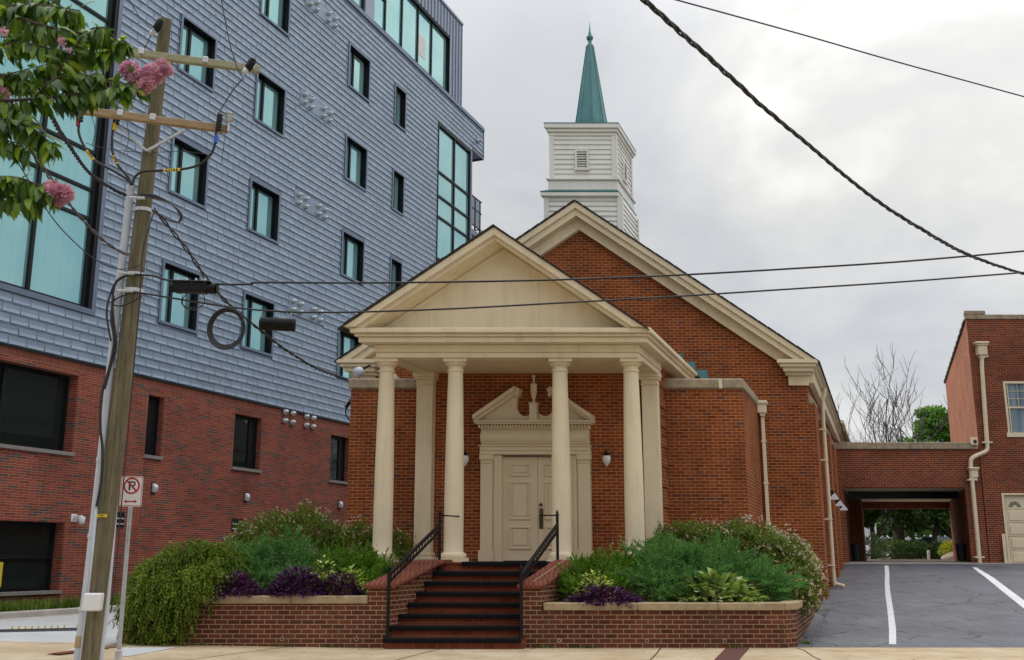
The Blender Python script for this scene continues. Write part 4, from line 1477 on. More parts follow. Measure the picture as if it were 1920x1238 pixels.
ax_ = thing('brick_annex', (20, YL, 1.25), 'two storey red brick annex with garage door and white downspout', 'building')
XA = 18.5
AT = LT
m = MB(AT)
m.holes(XA, 30, .9, 11.0, [(19.72, 22.0, 6.28, 8.45), (19.30, 22.6, .8, 3.92)], lambda u, q, v: (u, YL + q, v), .16)
m.build('wall', B_AX, ax_)
m = MB(AT)
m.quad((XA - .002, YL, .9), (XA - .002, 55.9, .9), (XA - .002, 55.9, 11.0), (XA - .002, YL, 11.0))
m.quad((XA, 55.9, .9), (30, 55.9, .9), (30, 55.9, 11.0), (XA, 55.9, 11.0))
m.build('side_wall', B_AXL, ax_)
m = MB(AT)
m.box(XA - .04, 20.6, YL - .05, YL + .4, 11.003, 11.20); m.box(20.606, 30, YL - .05, YL + .4, 11.003, 11.20)
m.box(XA - .05, XA + .80, YL - .06, YL + .41, 11.203, 11.36)
m.build('coping', STONE, ax_, bevel=.015)
m = MB(AT)
for k in range(24):
    y = YL + .42 + k * .64
    m.box(XA - .07, XA + .3, y, y + .60, 11.003, 11.10 + .05 * (k % 2))
m.box(XA + .31, 29.9, YL + .41, 55.8, 10.7, 10.9)
m.build('roof_edge', ROOF, ax_)
m = MB(AT)
for k in range(5):
    for j in range(9):
        pass
m.box(19.50, 22.2, YL - .004, YL - .001, 8.46, 8.72)
m.build('window_lintel', B_CP, ax_)
m = MB(AT)
w = .09
for (x0, x1, z0, z1) in ((19.725, 19.725 + w, 6.285, 8.445), (21.995 - w, 21.995, 6.285, 8.445)): m.box(x0, x1, YL - .015, YL + .14, z0, z1)
m.box(19.726 + w, 21.994 - w, YL - .015, YL + .14, 8.445 - w, 8.445); m.box(19.66, 22.05, YL - .05, YL + .14, 6.20, 6.285 + w)
m.box(19.73 + w, 21.99 - w, YL + .04, YL + .10, 7.36, 7.43)
m.box(19.86, 19.9, YL + .03, YL + .1, 6.4, 8.36)
wn = m.build('window', CREAM, ax_, bevel=.006)
m = MB(AT)
for x in (20.27, 20.70, 21.13): m.box(x, x + .022, YL + .07, YL + .085, 7.43, 8.36)
for z in (7.74, 8.05): m.box(19.9, 21.9, YL + .071, YL + .084, z, z + .02)
m.build('muntin', CREAM, wn)
m = MB(AT)
m.quad((19.73, YL + .095, 6.29), (21.99, YL + .095, 6.29), (21.99, YL + .095, 8.44), (19.73, YL + .095, 8.44))
m.build('pane', GGLASS, wn)
# garage door: four rows of raised panels, fan lights in the top row
m = MB(AT)
for r in range(5):
    z0 = 1.28 + r * .525
    m.box(19.31, 22.59, YL + .09, YL + .13, z0 + .006, z0 + .52)
    if r < 4:
        for k in range(5):
            x = 19.42 + k * .63
            m.box(x, x + .54, YL + .065, YL + .0899, z0 + .09, z0 + .44)
gd = m.build('garage_door', CREAM, ax_, bevel=.012)
m = MB(AT)
m.box(19.2, 19.298, YL - .02, YL + .12, 1.25, 3.92); m.box(19.2, 22.7, YL - .02, YL + .12, 3.922, 4.0)
m.build('door_frame', CREAM, ax_)
for k in range(5):
    x = 19.42 + k * .63
    m = MB(AT)
    zc = 3.46
    n = 8
    for j in range(n):
        if j % 2 and False: continue
        t0, t1 = math.pi * j / n + .06, math.pi * (j + 1) / n - .06
        pts = [(x + .27 + r * math.cos(t), YL + .086, zc + r * .9 * math.sin(t)) for r, t in ((.09, t0), (.25, t0), (.25, t1), (.09, t1))]
        m.quad(*pts)
    m.build('fan_light', DGLASS, gd)
m = MB(AT)
m.box(19.04, 19.17, YL - .14, YL - .02, 1.25, 2.42)
m.build('corner_guard', CREAM, ax_, bevel=.01)
# downspout
m = MB()
pth = [at(1841, 668, YL - .12), at(1841, 690, YL - .12), at(1851, 835, YL - .12), at(1849, 846, YL - .12), at(1826, 857, YL - .12), at(1820, 868, YL - .12), at(1823, 905, YL - .12), at(1837, 1056, YL - .12)]
m.tube([pth[0], pth[1], pth[2]] , .085, 8)
m.tube(catmull([pth[2], pth[3], pth[4], pth[5], pth[6]], 4), .085, 8)
m.tube([pth[6], pth[7]], .085, 8)
dsp = m.build('downspout', CREAM, ax_, auto=45)
m = MB()
def head(c, s=1.0):
    T = lambda x, y, z: c + Vector((x * s, y * s, z * s))
    k = MB(T)
    for (w_, za, zb) in ((.13, -.40, -.28), (.19, -.28, .10), (.23, .10, .17), (.27, .17, .26)):
        k.box(-w_, w_, -w_ * .8, .12, za + .001, zb - .001)
    return k
head(at(1839.5, 654, YL - .1)).build('rain_head', CREAM, dsp, bevel=.02)
head(at(1825, 886, YL - .1), .75).build('rain_head', CREAM, dsp, bevel=.02)
for p in (at(1843, 669, YL - .08), at(1850, 830, YL - .08), at(1822, 900, YL - .08), at(1835, 1045, YL - .08)):
    m = MB(lambda x, y, z: p + Vector((x, y, z)))
    m.box(-.18, .18, -.12, .06, -.03, .03)
    m.build('strap', CREAM, dsp)
o = at(1827, 828, YL - .1)
t = thing('security_light', o, 'small cream security light on the annex corner above the passage coping', 'lamp')
m = MB(lambda x, y, z: o + Vector((x, y, z)))
m.box(-.12, .12, -.06, .09, -.14, .16)
m.build('housing', CREAM, t, bevel=.015)
m = MB()
m.lathe(o + Vector((0, -.062, -.01)), [(.075, 0), (.06, .03), (.01, .04)], 12, ax=(0, -1, 0))
m.build('lens', SBLK, t)
# ================================================================== GROUND
def sheet(name, pts, faces, mat):
    m = MB()
    m.add(pts, faces)
    return tag(m.build(name, mat), kind='structure')


GR = lambda y: max(0.0, y - 18.75) * .0597      # slope of the driveway


def terr(x, y):
    s = min(max((x + 6.0) / 3.0, 0), 1)
    return -.06 + s * min(max(y - 19, 0) * .0597, 1.36)


xs = [-900, -200, -60, -30, -14, -9, -7, -6, -5, -4, -3, 0, 4, 8, 14, 20, 30, 45, 70, 120, 300, 900]
ys = [-200, -40, 0, 10, 16, 19, 22, 26, 30, 34, 38, 41.5, 43, 50, 60, 80, 120, 250, 600, 1600]
P = [(x, y, terr(x, y) - (.25 if 16 <= y < 60 and 3 < x < 60 else 0)) for y in ys for x in xs]
nx = len(xs)
sheet('ground', P, [[j * nx + i, j * nx + i + 1, (j + 1) * nx + i + 1, (j + 1) * nx + i] for j in range(len(ys) - 1) for i in range(nx - 1)], TERRA)
# pavement: gently higher to the left
SWZ = lambda x: .0 + min(max(-x - 2.5, 0) * .016, .12)
px_ = [-40, -12, -9, -6.9, -4.5, -2.5, 0, 2, 4.9, 9, 14, 40]
PY = [7.0, 12.0, 15.0, 17.0, 18.72]
P = [(x, y, SWZ(x)) for y in PY for x in px_]
n = len(px_)
sheet('sidewalk', P, [[j * n + i, j * n + i + 1, (j + 1) * n + i + 1, (j + 1) * n + i] for j in range(4) for i in range(n - 1)], SIDE)
# driveway surface with its slope
m = MB()
ny = 14
for k in range(ny):
    ya, yb = 18.725 + (40.3 - 18.725) * k / ny, 18.725 + (40.3 - 18.725) * (k + 1) / ny
    la, lb = 4.6 + SHEAR * (ya - 18.6), 4.6 + SHEAR * (yb - 18.6)
    m.quad((la, ya, GR(ya) + .004), (30, ya, GR(ya) + .004), (30, yb, GR(yb) + .004), (lb, yb, GR(yb) + .004))
tag(m.build('driveway', ASPH), kind='structure')
m = MB()
m.slab([(12.2, 40.3), (30.5, 40.3), (30.5, 41.4), (12.6, 41.4)], .9, 1.335)
m.slab([(12.6, 41.41), (40, 41.41), (40, 53), (16.5, 53)], .9, 1.36)
m.slab([(16, 53), (60, 53), (60, 54), (16.4, 54)], .9, 1.44)
tag(m.build('passage_floor', CONC), kind='structure')
m = MB()
m.quad((12, 54, 1.40), (70, 54, 1.40), (70, 58, 1.42), (12, 58, 1.42))
m.quad((-10, 70, 1.45), (120, 70, 1.45), (120, 110, 1.5), (-10, 110, 1.5))
tag(m.build('parking_lot', ASPH), kind='structure')
# painted lines
def slope_hit(px, py):
    return on_plane(px, py, Vector((0, 18.75, 0)), Vector((0, -.0597, 1)).normalized())


m = MB()
L = [(1658.5, 1061), (1659.5, 1075), (1659, 1095), (1660, 1115), (1664, 1145), (1667, 1180), (1667, 1209)]
R_ = [(1666, 1061), (1667.5, 1075), (1667.5, 1095), (1670, 1115), (1675, 1145), (1680, 1180), (1680.5, 1209)]
L2 = [(1823, 1064.5), (1834, 1073), (1850, 1085), (1880, 1110), (1925, 1146), (1990, 1200)]
R2 = [(1831, 1064.5), (1843, 1072), (1863, 1084), (1895, 1108), (1945, 1145), (2020, 1199)]
for A_, B_ in ((L, R_), (L2, R2)):
    q = [slope_hit(*p) + Vector((0, 0, .010)) for p in A_] + [slope_hit(*p) + Vector((0, 0, .010)) for p in B_]
    k = len(A_)
    m.add([tuple(v) for v in q], [[i, k + i, k + i + 1, i + 1] for i in range(k - 1)])
tag(m.build('lane_marking', LINE), kind='structure')
# alley beside the apartment building, its kerb and verge
sheet('alley', [(-40, 7, .075), (-7.2, 17.2, .075), (-6.88, 18.6, .08), (-4.5, 24.5, .05), (2, 44, .05), (-9.0, 44, .05), (-40, 44, .05)], [[0, 1, 2, 3, 4, 5, 6]], CONC2)
sheet('concrete_patch', [tuple(v) for v in (at(215, 1238, 16.4) , at(232, 1216, 17.9), at(335, 1214, 18.1), at(240, 1238, 16.45))], [[0, 1, 2, 3]], CONC2)
bpy.data.objects['concrete_patch'].location.z = .0
for v in bpy.data.objects['concrete_patch'].data.vertices: v.co.z = SWZ(v.co.x) + .006
m = MB()
for (x0, y0_, x1, y1_) in ((-1.9, 16.0, -1.2, 18.58), (2.0, 15.8, 2.6, 18.58), (4.65, 15.5, 5.0, 18.6), (-4.9, 16.0, -3.9, 18.58)):
    a = [(x0 + (x1 - x0) * k / 6 + random.uniform(-.02, .02), y0_ + (y1_ - y0_) * k / 6) for k in range(7)]
    pts = [(x - .012, y, SWZ(x) + .004) for x, y in a] + [(x + .012, y, SWZ(x) + .004) for x, y in a]
    m.add(pts, [[k, 7 + k, 8 + k, k + 1] for k in range(6)])
tag(m.build('sidewalk_joint', MULCH), kind='structure')
m = MB()
q = [at(85, 1238, 16.5), at(150, 1222, 17.2), at(228, 1207, 18.2), at(236, 1211, 18.2), at(160, 1228, 17.0), at(110, 1240, 16.4)]
m.add([(v.x, v.y, .092) for v in q], [[0, 5, 4, 1], [1, 4, 3, 2]])
tag(m.build('paver_strip', B_CP), kind='structure')
m = MB(GB)
prof = [(0, -1), (36, -1)]
KQ = 1.30
m.box(S0, 24, KQ - .16, KQ, -.3, .235)
m.box(S0, 24, KQ + .001, KQ + .35, -.3, .085)
tag(m.build('kerb', CONC, bevel=.03), kind='structure')
m = MB(GB)
m.box(S0, 24, .002, KQ - .161, -.3, .20)
tag(m.build('verge_soil', MULCH), kind='structure')

# grass: arching blades along the verge
def blades(name, bases, hmin, hmax, w, lean, mat, parent=None):
    V, F = [], []
    for (x, y, z) in bases:
        t = random.uniform(0, 6.283)
        h = random.uniform(hmin, hmax)
        l = random.uniform(.2, 1) * lean * h
        dx, dy = math.cos(t), math.sin(t)
        sx, sy = -dy * w / 2, dx * w / 2
        b = len(V)
        for k, (f, ww) in enumerate(((0, 1), (.55, .8), (.9, .1))):
            ox = l * f * f
            V.append((x + dx * ox + sx * ww, y + dy * ox + sy * ww, z + h * (f - .25 * f * f * (l / h))))
            V.append((x + dx * ox - sx * ww, y + dy * ox - sy * ww, z + h * (f - .25 * f * f * (l / h))))
        F += [(b, b + 1, b + 3, b + 2), (b + 2, b + 3, b + 5, b + 4)]
    return arr_mesh(name, V, F, mat, parent)


pts = []
for k in range(5200):
    s = random.uniform(-4, 7)
    q = random.uniform(.12, 1.08)
    clump = .5 + .5 * math.sin(s * 5.1 + 1.3 * math.sin(q * 4 + s))
    if random.random() < .35 + .65 * clump:
        p = GB(s, q, .2)
        pts.append((p.x, p.y, p.z))
tag(blades('verge_grass', pts, .16, .42, .018, .9, MATS['grass_blade']), kind='stuff')
pts = []
for (x, sp) in ((-4.0, .25), (-3.2, .12), (-2.9, .3), (-1.75, .12), (.05, .08), (.55, .2), (1.15, .25), (1.35, .1), (3.9, .12), (-5.4, .2), (-.9, .08)):
    for k in range(26):
        xx = x + random.gauss(0, sp * .5)
        pts.append((xx, 18.585 - abs(random.gauss(0, .015)) - (.12 if -2.15 < xx < .15 else 0) * 0, SWZ(xx) + .0))
for k in range(70):
    p = Vector((5.0 + SHEAR * .5 + random.gauss(.12, .04), 19.2 + random.gauss(0, .08), .03))
    pts.append((p.x, p.y, p.z))
tag(blades('weeds', pts, .03, .09, .016, 1.3, MATS['grass_blade']), kind='stuff')
m_ = []
for k in range(110):
    xx = random.uniform(5.0, 7.3)
    yy = 18.6 + (xx - 4.95) / SHEAR + random.uniform(-.2, .1)
    m_.append((xx + .22, yy, GR(yy) + .0))
tag(blades('wall_foot_weeds', m_, .015, .045, .012, 1.2, MATS['grass_blade']), kind='stuff')

# rubber speed bump with yellow stripes across the alley
o = Vector((-9.5, 22.0, .06))
t = thing('speed_bump', o, 'black speed bump with yellow stripes across the concrete alley', 'speed bump')
a, b = at(-120, 1191, 21.0), at(152, 1187, 21.9)
a.z = b.z = .07
d = (b - a)
Ld = d.length
d.normalize()
nrm_ = Vector((-d.y, d.x, 0))
bt = lambda x, y, z: a + d * x + nrm_ * y + Vector((0, 0, z))
m = MB(bt)
m.extr([(-.16, 0), (-.12, .035), (-.05, .055), (.05, .055), (.12, .035), (.16, 0)], 0, Ld)
m.build('body', RUBBER, t)
k = 0
x = .1
while x < Ld - .1:
    m = MB(bt)
    m.extr([(.00, .058), (.05, .058), (.125, .037), (.165, .003), (.165, .15), (.15, .15)][:4] + [(.12, .042), (.05, .063), (.0, .063)], x, x + .03)
    m.extr([(.17, .0), (.20, .0), (.20, .10), (.17, .10)], x, x + .03)
    m.build('yellow_stripe', YEL, t)
    x += .122 if k % 9 != 8 else .25
    k += 1
# rusty drain grate in the pavement
g0, g1, g2, g3 = at(1361, 1213, 18.5), at(1405, 1213, 18.5), at(1384, 1240, 16.3), at(1338, 1240, 16.3)
o = Vector((g0.x, g0.y, 0))
t = thing('drain_grate', o, 'rusty slotted drain grate in the pavement before the right planter', 'grate')
m = MB()
c4 = [Vector((v.x, v.y, 0)) for v in (g3, g2, g1, g0)]
m.add([(v.x, v.y, .004) for v in c4], [[0, 1, 2, 3]])
m.build('pit', MULCH, t)
m = MB()
nb = 11
for k in range(nb):
    f0, f1 = k / nb, (k + .55) / nb
    q = [c4[0].lerp(c4[1], f0), c4[0].lerp(c4[1], f1), c4[3].lerp(c4[2], f1), c4[3].lerp(c4[2], f0)]
    b = len(m.v)
    m.add([(v.x, v.y, .005) for v in q] + [(v.x, v.y, .014) for v in q], [[4, 5, 6, 7], [0, 1, 5, 4], [1, 2, 6, 5], [2, 3, 7, 6], [3, 0, 4, 7]])
m.build('slotted_cover', RUST, t)

# ================================================================== UTILITY POLE
PB, PTp = Vector((-6.135, 15.5, -.05)), Vector((-5.775, 15.5, 10.29))
pole = thing('utility_pole', (PB.x, PB.y, .05), 'weathered wooden utility pole with two crossarms and grey conduits at the alley corner', 'utility pole')
PP = lambda f: PB.lerp(PTp, f)
m = MB()
m.tube([PP(i / 10) for i in range(11)], [.140, .138, .136, .134, .132, .130, .127, .122, .115, .107, .098], 20)
m.build('pole_shaft', WOOD, pole, auto=60)


def polez(z): return PP((z - PB.z) / (PTp.z - PB.z))


def crossarm(pl_, pr_, mat, h=.12, w=.095):
    m = MB()
    dd = (pr_ - pl_).normalized()
    s = Vector((0, 0, 1)).cross(dd).normalized()
    u = dd.cross(s)
    T = lambda x, y, z: pl_ + dd * x + s * y + u * z
    m.T = T
    m.box(0, (pr_ - pl_).length, -w / 2, w / 2, -h / 2, h / 2)
    o = m.build('crossarm', mat, pole, bevel=.01)
    return o, T


a1, t1 = crossarm(at(222, 96, 15.1), at(487, 131, 15.62), ARMG)
a2, t2 = crossarm(at(120, 203, 14.95), at(428, 243, 15.40), ARM)
for T_, A_, xs_ in ((t1, a1, (.35, 1.35, 2.1)), (t2, a2, (1.35, .85))):
    for x in xs_:
        m = MB(T_)
        m.box(x - .045, x + .045, -.072, .06, -.025, .082)
        m.build('bracket', GALV, A_, bevel=.01)
# metal V brace
for p, q in (((216, 233), (276, 283)), ((347, 243), (276, 283))):
    m = MB()
    P0, P1 = at(*p, 15.28), at(*q, 15.33)
    m.tube([P0, P1], .026, 4)
    m.tube([P1 + Vector((-.06, 0, .03)), P1 + Vector((.06, 0, -.02))], .02, 6)
    m.build('brace', GALV, pole)
# insulators with skirts and terminations
def insul(p, ax, n, r, L, mat, name, par=None):
    m = MB()
    pr = [(r * .4, 0)]
    for k in range(n):
        z = L * k / n
        pr += [(r * .5, z + .002), (r, z + L / n * .45), (r * .5, z + L / n * .9)]
    pr += [(r * .35, L)]
    m.lathe(p, pr, 14, ax=ax)
    return m.build(name, mat, par or pole, auto=50)


for p in ((240, 205), (429, 229)):
    c = at(*p, 15.25)
    insul(c, (0.05, 0, 1), 3, .075, .17, CTEAL, 'insulator')
    m = MB(); m.tube([c - Vector((0, 0, .16)), c + Vector((0, 0, .02))], .018, 8); m.build('insulator_pin', GALV, pole)
for p in ((293, 54), (466, 127)):
    c = at(*p, 15.3)
    m = MB()
    m.lathe(c + Vector((.04, -.02, .06)), [(.05, -.12), (.065, -.08), (.065, .06), (.05, .09)], 12, ax=(.5, -.1, 1))
    m.build('cutout_cover', FRAME, pole, auto=50)
    m = MB()
    m.lathe(c + Vector((-.04, -.02, -.06)), [(.015, -.08), (.05, -.05), (.035, -.02), (.05, .02), (.02, .06)], 10, ax=(.5, 0, 1))
    m.build('clamp', GALV, pole, smooth=True)
# cable terminations under the lower arm, tagged red, yellow, blue
RC_ = [
    ([(151, 195), (148, 232), (148, 250), (158, 275), (176, 300), (215, 322), (240, 338), (246, 347)], (146, 230), RED, (168, 294)),
    ([(219, 200), (213, 232), (210, 262), (211, 285), (220, 308), (240, 332), (247, 347)], (215, 238), YEL, (214, 300)),
    ([(410, 212), (405, 250), (403, 270), (395, 290), (375, 308), (345, 317), (300, 320), (268, 322), (253, 332), (249, 347)], (405, 262), MATS['car_blue'], (319, 319)),
]
for pts, tg, tm, lab in RC_:
    path = catmull([at(x, y, 15.22) for x, y in pts], 6)
    m = MB()
    m.tube(path, .021, 8)
    rc = m.build('riser_cable', RUBBER, pole, smooth=True)
    insul(at(pts[0][0], pts[0][1] + 34, 15.22), at(*pts[0], 15.22) - at(pts[1][0], pts[1][1], 15.22), 6, .045, .30, RUBBER, 'termination')
    m = MB()
    a = at(*tg, 15.22)
    dv = (at(pts[2][0], pts[2][1], 15.22) - at(pts[1][0], pts[1][1], 15.22)).normalized()
    m.lathe(a, [(.03, -.06), (.032, -.058), (.032, .058), (.03, .06)], 10, ax=dv)
    m.build('colour_band', tm if tm is not MATS['car_blue'] else MATS.get('band_blue') or m_plain('band_blue', (.02, .10, .5), .5), rc)
    m = MB()
    i0 = min(range(len(path)), key=lambda i: (path[i] - at(*lab, 15.22)).length)
    i1 = min(i0 + 3, len(path) - 1)
    q0, q1 = path[max(i0 - 2, 0)], path[min(i0 + 2, len(path) - 1)]
    m.tube([q0, path[i0], q1], .026, 8)
    for f in (.2, .35, .5, .65, .8):
        c_ = q0.lerp(q1, f)
        dd_ = (q1 - q0).normalized() * .008
        m.tube([c_ - dd_, c_ + dd_], .0275, 8, m=1)
    m.build('cable_tag', [YEL, RUBBER], rc)
# conduits
m = MB()
cp = [at(246, 347, 15.46), at(240, 400, 15.46), at(221, 560, 15.46), at(191, 840, 15.46), at(164, 1090, 15.46), at(145, 1238, 15.46)]
dn = (cp[-1] - cp[-2]).normalized()
cp.append(cp[-1] + dn * .35)
m.tube(cp, [.062, .062, .062, .055, .058, .058, .058], 12)
cd = m.build('conduit', PVC, pole, auto=50)
for f in ((244, 365), (223, 545), (189, 862), (173, 1005), (157, 1142)):
    c = at(*f, 15.46)
    m = MB()
    m.lathe(c, [(.066, -.03), (.068, -.028), (.068, .028), (.066, .03)], 12, ax=dn)
    m.build('coupling', PVC, cd)
m = MB()
c = at(157.5, 1222, 15.33)
m.lathe(at(149.5, 1206, 15.46), [(.066, -.10), (.068, -.098), (.068, .06), (.066, .062)], 12, ax=dn)
m.build('tan_sleeve', LIME, cd)
m = MB()
q = [at(257, 545, 15.56), at(241, 712, 15.56), at(218, 900, 15.56), at(200, 1120, 15.56), at(187, 1238, 15.56)]
q.append(q[-1] + (q[-1] - q[-2]).normalized() * .4)
T_ = []
m.tube(q[:2], .065, 8); m.tube([q[1]] + q[2:], .055, 8)
m.build('conduit', PVC, pole, auto=30)
m = MB()
q = [at(181, 955, 15.42), at(171, 1085, 15.42), at(152, 1238, 15.42)]
q.append(q[-1] + (q[-1] - q[-2]).normalized() * .35)
m.tube(q, .028, 8)
m.build('conduit', PVC, pole, smooth=True)
# thin cables stapled to the pole
for pts, r in (([(291, 390), (268, 470), (262, 560), (250, 700), (232, 900), (214, 1100), (207, 1150)], .010),
               ([(213, 555), (209, 600), (214, 640), (205, 690), (191, 740), (188, 800), (192, 840), (190, 900), (181, 950)], .022),
               ([(236, 518), (218, 530), (211, 560), (213, 600), (218, 650), (207, 690), (196, 730)], .017),
               ([(247, 515), (221, 524), (206, 555), (200, 590), (208, 640)], .014),
               ([(262, 550), (240, 551), (216, 562), (213, 572), (230, 573), (250, 565), (266, 555)], .012)):
    m = MB()
    m.tube(catmull([at(x, y, 15.30) for x, y in pts], 6), r, 6)
    m.build('pole_cable', RUBBER, pole, smooth=True)
# loops by the conduit head
for k in range(4):
    m = MB()
    c = at(310 + k * 2.0, 388 + k, 15.35)
    pts = [at(262, 364 + k, 15.3), at(290, 367 + k * 2, 15.3), at(318 + k, 380 + k, 15.33), at(337 + k * 1.5, 402, 15.35), at(334 + k, 416, 15.36), at(318 - k * 2, 414 - k, 15.36), at(298 - k * 3, 402 - k, 15.34)]
    m.tube(catmull(pts, 6), .011, 6)
    m.build('cable_loop', RUBBER if k < 3 else WIRE2, pole, smooth=True)
# straps, clamps, box, tags
for z, r in ((5.88, .20), (5.62, .205), (6.95, .19)):
    m = MB()
    m.lathe(polez(z), [(r - .055, -.03), (r - .05, -.028), (r - .05, .028), (r - .055, .03)], 18)
    m.build('strap', GALV, pole)
for p in ((238, 513), (236, 546), (258, 372)):
    c = at(*p, 15.30)
    m = MB()
    m.tube([c + Vector((-.12, -.03, 0)), c + Vector((.12, -.03, -.01))], .022, 6)
    m.build('clamp', GALV, pole)
c = at(174, 1129, 15.22)
m = MB(lambda x, y, z: c + Vector((x + z * .05, y, z)))
m.box(-.125, .125, -.07, .09, -.125, .125)
m.build('junction_box', WHITE2, pole, bevel=.018)
c = at(190, 967, 15.335)
m = MB(lambda x, y, z: c + Vector((x, y, z)))
m.box(-.072, .085, -.012, -.004, -.022, .022)
tg = m.build('pole_tag', YEL, pole)


def text(txt, size, mat, M, parent, name='lettering', depth=.001):
    cu = bpy.data.curves.new('t', 'FONT')
    cu.body = txt
    cu.size = size
    cu.align_x = 'CENTER'
    cu.align_y = 'CENTER'
    cu.extrude = depth
    o = bpy.data.objects.new('t', cu)
    COL.objects.link(o)
    bpy.context.view_layer.update()
    me = bpy.data.meshes.new_from_object(o.evaluated_get(bpy.context.evaluated_depsgraph_get()))
    bpy.data.objects.remove(o)
    me.name = name
    V = [M @ v.co for v in me.vertices]
    me.materials.clear()
    return finish(me, name, mat, parent, [tuple(v) for v in V])


MT = lambda p: Matrix.Translation(p) @ Matrix.Rotation(math.radians(90), 4, 'X')
text('70487', .040, SBLK, MT(c + Vector((.005, -.0145, 0))), tg)

# ================================================================== NO PARKING SIGN
sc_ = Vector((-5.905, 16.0, 2.545))
sg = thing('parking_sign', (-5.905, 16.03, .05), 'white no parking sign with red symbol on a galvanised post beside the pole', 'sign')
ST_ = lambda x, y, z: sc_ + Vector((x, y, z))
def rrect(w, h, r, n=6):
    out = []
    for cx, cz, t0 in ((w - r, h - r, 0), (-w + r, h - r, 90), (-w + r, -h + r, 180), (w - r, -h + r, 270)):
        for k in range(n + 1):
            t = math.radians(t0 + 90 * k / n)
            out.append((cx + r * math.cos(t), cz + r * math.sin(t)))
    return out


m = MB(ST_)
m.prism(rrect(.172, .232, .03)[::1], -.004, 0)
m.build('sign_plate', SGNW, sg)
def band(mb, o_, i_, y):
    n = len(o_)
    mb.add([(x, y, z) for x, z in o_] + [(x, y, z) for x, z in i_], [[k, (k + 1) % n, (k + 1) % n + n, k + n] for k in range(n)])
m = MB(ST_)
band(m, rrect(.163, .223, .026), rrect(.155, .215, .02), -.0055)
circ = lambda r, n=40: [(r * math.cos(2 * math.pi * k / n), .085 + r * math.sin(2 * math.pi * k / n)) for k in range(n)]
band(m, circ(.128), circ(.102), -.0065)
s2 = math.sqrt(.5)
for_p = [(-.105 * s2 - .013 * s2, .085 + .105 * s2 - .013 * s2), (-.105 * s2 + .013 * s2, .085 + .105 * s2 + .013 * s2), (.105 * s2 + .013 * s2, .085 - .105 * s2 + .013 * s2), (.105 * s2 - .013 * s2, .085 - .105 * s2 - .013 * s2)]
m.add([(x, -.0075, z) for x, z in for_p], [[3, 2, 1, 0]])
az = -.155
m.add([(x, -.006, z) for x, z in ((-.062, az - .009), (.062, az - .009), (.062, az + .009), (-.062, az + .009))], [[0, 1, 2, 3]])
for s in (-1, 1):
    m.add([(x, -.0062, z) for x, z in ((s * .108, az), (s * .058, az + .027), (s * .058, az - .027))], [[0, 1, 2]])
m.build('red_symbol', RED, sg)
m = MB(ST_)
m.add([(x, -.0058, z) for x, z in ((-.045, .015), (-.018, .015), (-.018, .155), (-.045, .155))], [[0, 1, 2, 3]])
def half(r): return [(.022 + r * math.cos(math.radians(90 - 18 * k)), .115 + r * math.sin(math.radians(90 - 18 * k))) for k in range(11)]
ho, hi = [(-.018, .155)] + half(.040) + [(-.018, .075)], [(-.018, .133)] + half(.018) + [(-.018, .097)]
m.add([(x, -.0058, z) for x, z in ho] + [(x, -.0058, z) for x, z in hi], [[k, k + 1, k + 1 + 13, k + 13] for k in range(12)])
m.build('letter_p', SBLK, sg)
m = MB(ST_)
m.extr([(.002, -2.6), (.028, -2.6), (.028, .20), (.002, .20)], -.029, -.014); m.extr([(.002, -2.6), (.028, -2.6), (.028, .20), (.002, .20)], .014, .029)
m.extr([(.0, -2.6), (.006, -2.6), (.006, .20), (.0, .20)], -.0135, .0135)
post = m.build('post', GALV, sg)
m = MB(ST_)
for k in range(16):
    z = -.27 - k * .034
    m.box(-.006, .006, -.002, -.0005, z - .006, z + .006)
m.build('post_hole', SBLK, post)
m = MB(ST_)
m.box(-.045, .045, -.02, .05, -2.62, -2.36)
m.build('post_sleeve', GALV, sg, bevel=.008)

# ================================================================== WIRES
def wire(name, pts, r, label, group=None, mat=RUBBER, strands=1, pitch=.5, n=10):
    """pts: (px, py, Y) seen points with their true distance."""
    path = catmull([at(*p) for p in pts], n)
    o0 = path[0]
    t = thing(name, o0, label, 'cable', group)
    m = MB()
    if strands == 1:
        m.tube(path, r, 6)
        m.build('conductor', mat, t, smooth=True)
    else:
        # resample, then twist
        L = [0]
        for i in range(1, len(path)): L.append(L[-1] + (path[i] - path[i - 1]).length)
        tot = L[-1]
        N = int(tot / pitch * 8)
        P = []
        j = 0
        for k in range(N + 1):
            s = tot * k / N
            while j < len(L) - 2 and L[j + 1] < s: j += 1
            P.append(path[j].lerp(path[j + 1], (s - L[j]) / max(L[j + 1] - L[j], 1e-6)))
        for q in range(strands):
            pts2 = []
            for k, p in enumerate(P):
                d = (P[min(k + 1, N)] - P[max(k - 1, 0)]).normalized()
                u = d.cross(Vector((0, 1, 0))).normalized()
                w = d.cross(u)
                th = 2 * math.pi * (k / 8 + q / strands) + .4 * math.sin(k * .13)
                R = r * (1.05 + .5 * max(0, math.sin(k * .071 + q)))
                pts2.append(p + u * (R * math.cos(th)) + w * (R * math.sin(th)))
            m = MB()
            m.tube(pts2, r, 5)
            m.build('strand', mat, t, smooth=True)
    return t


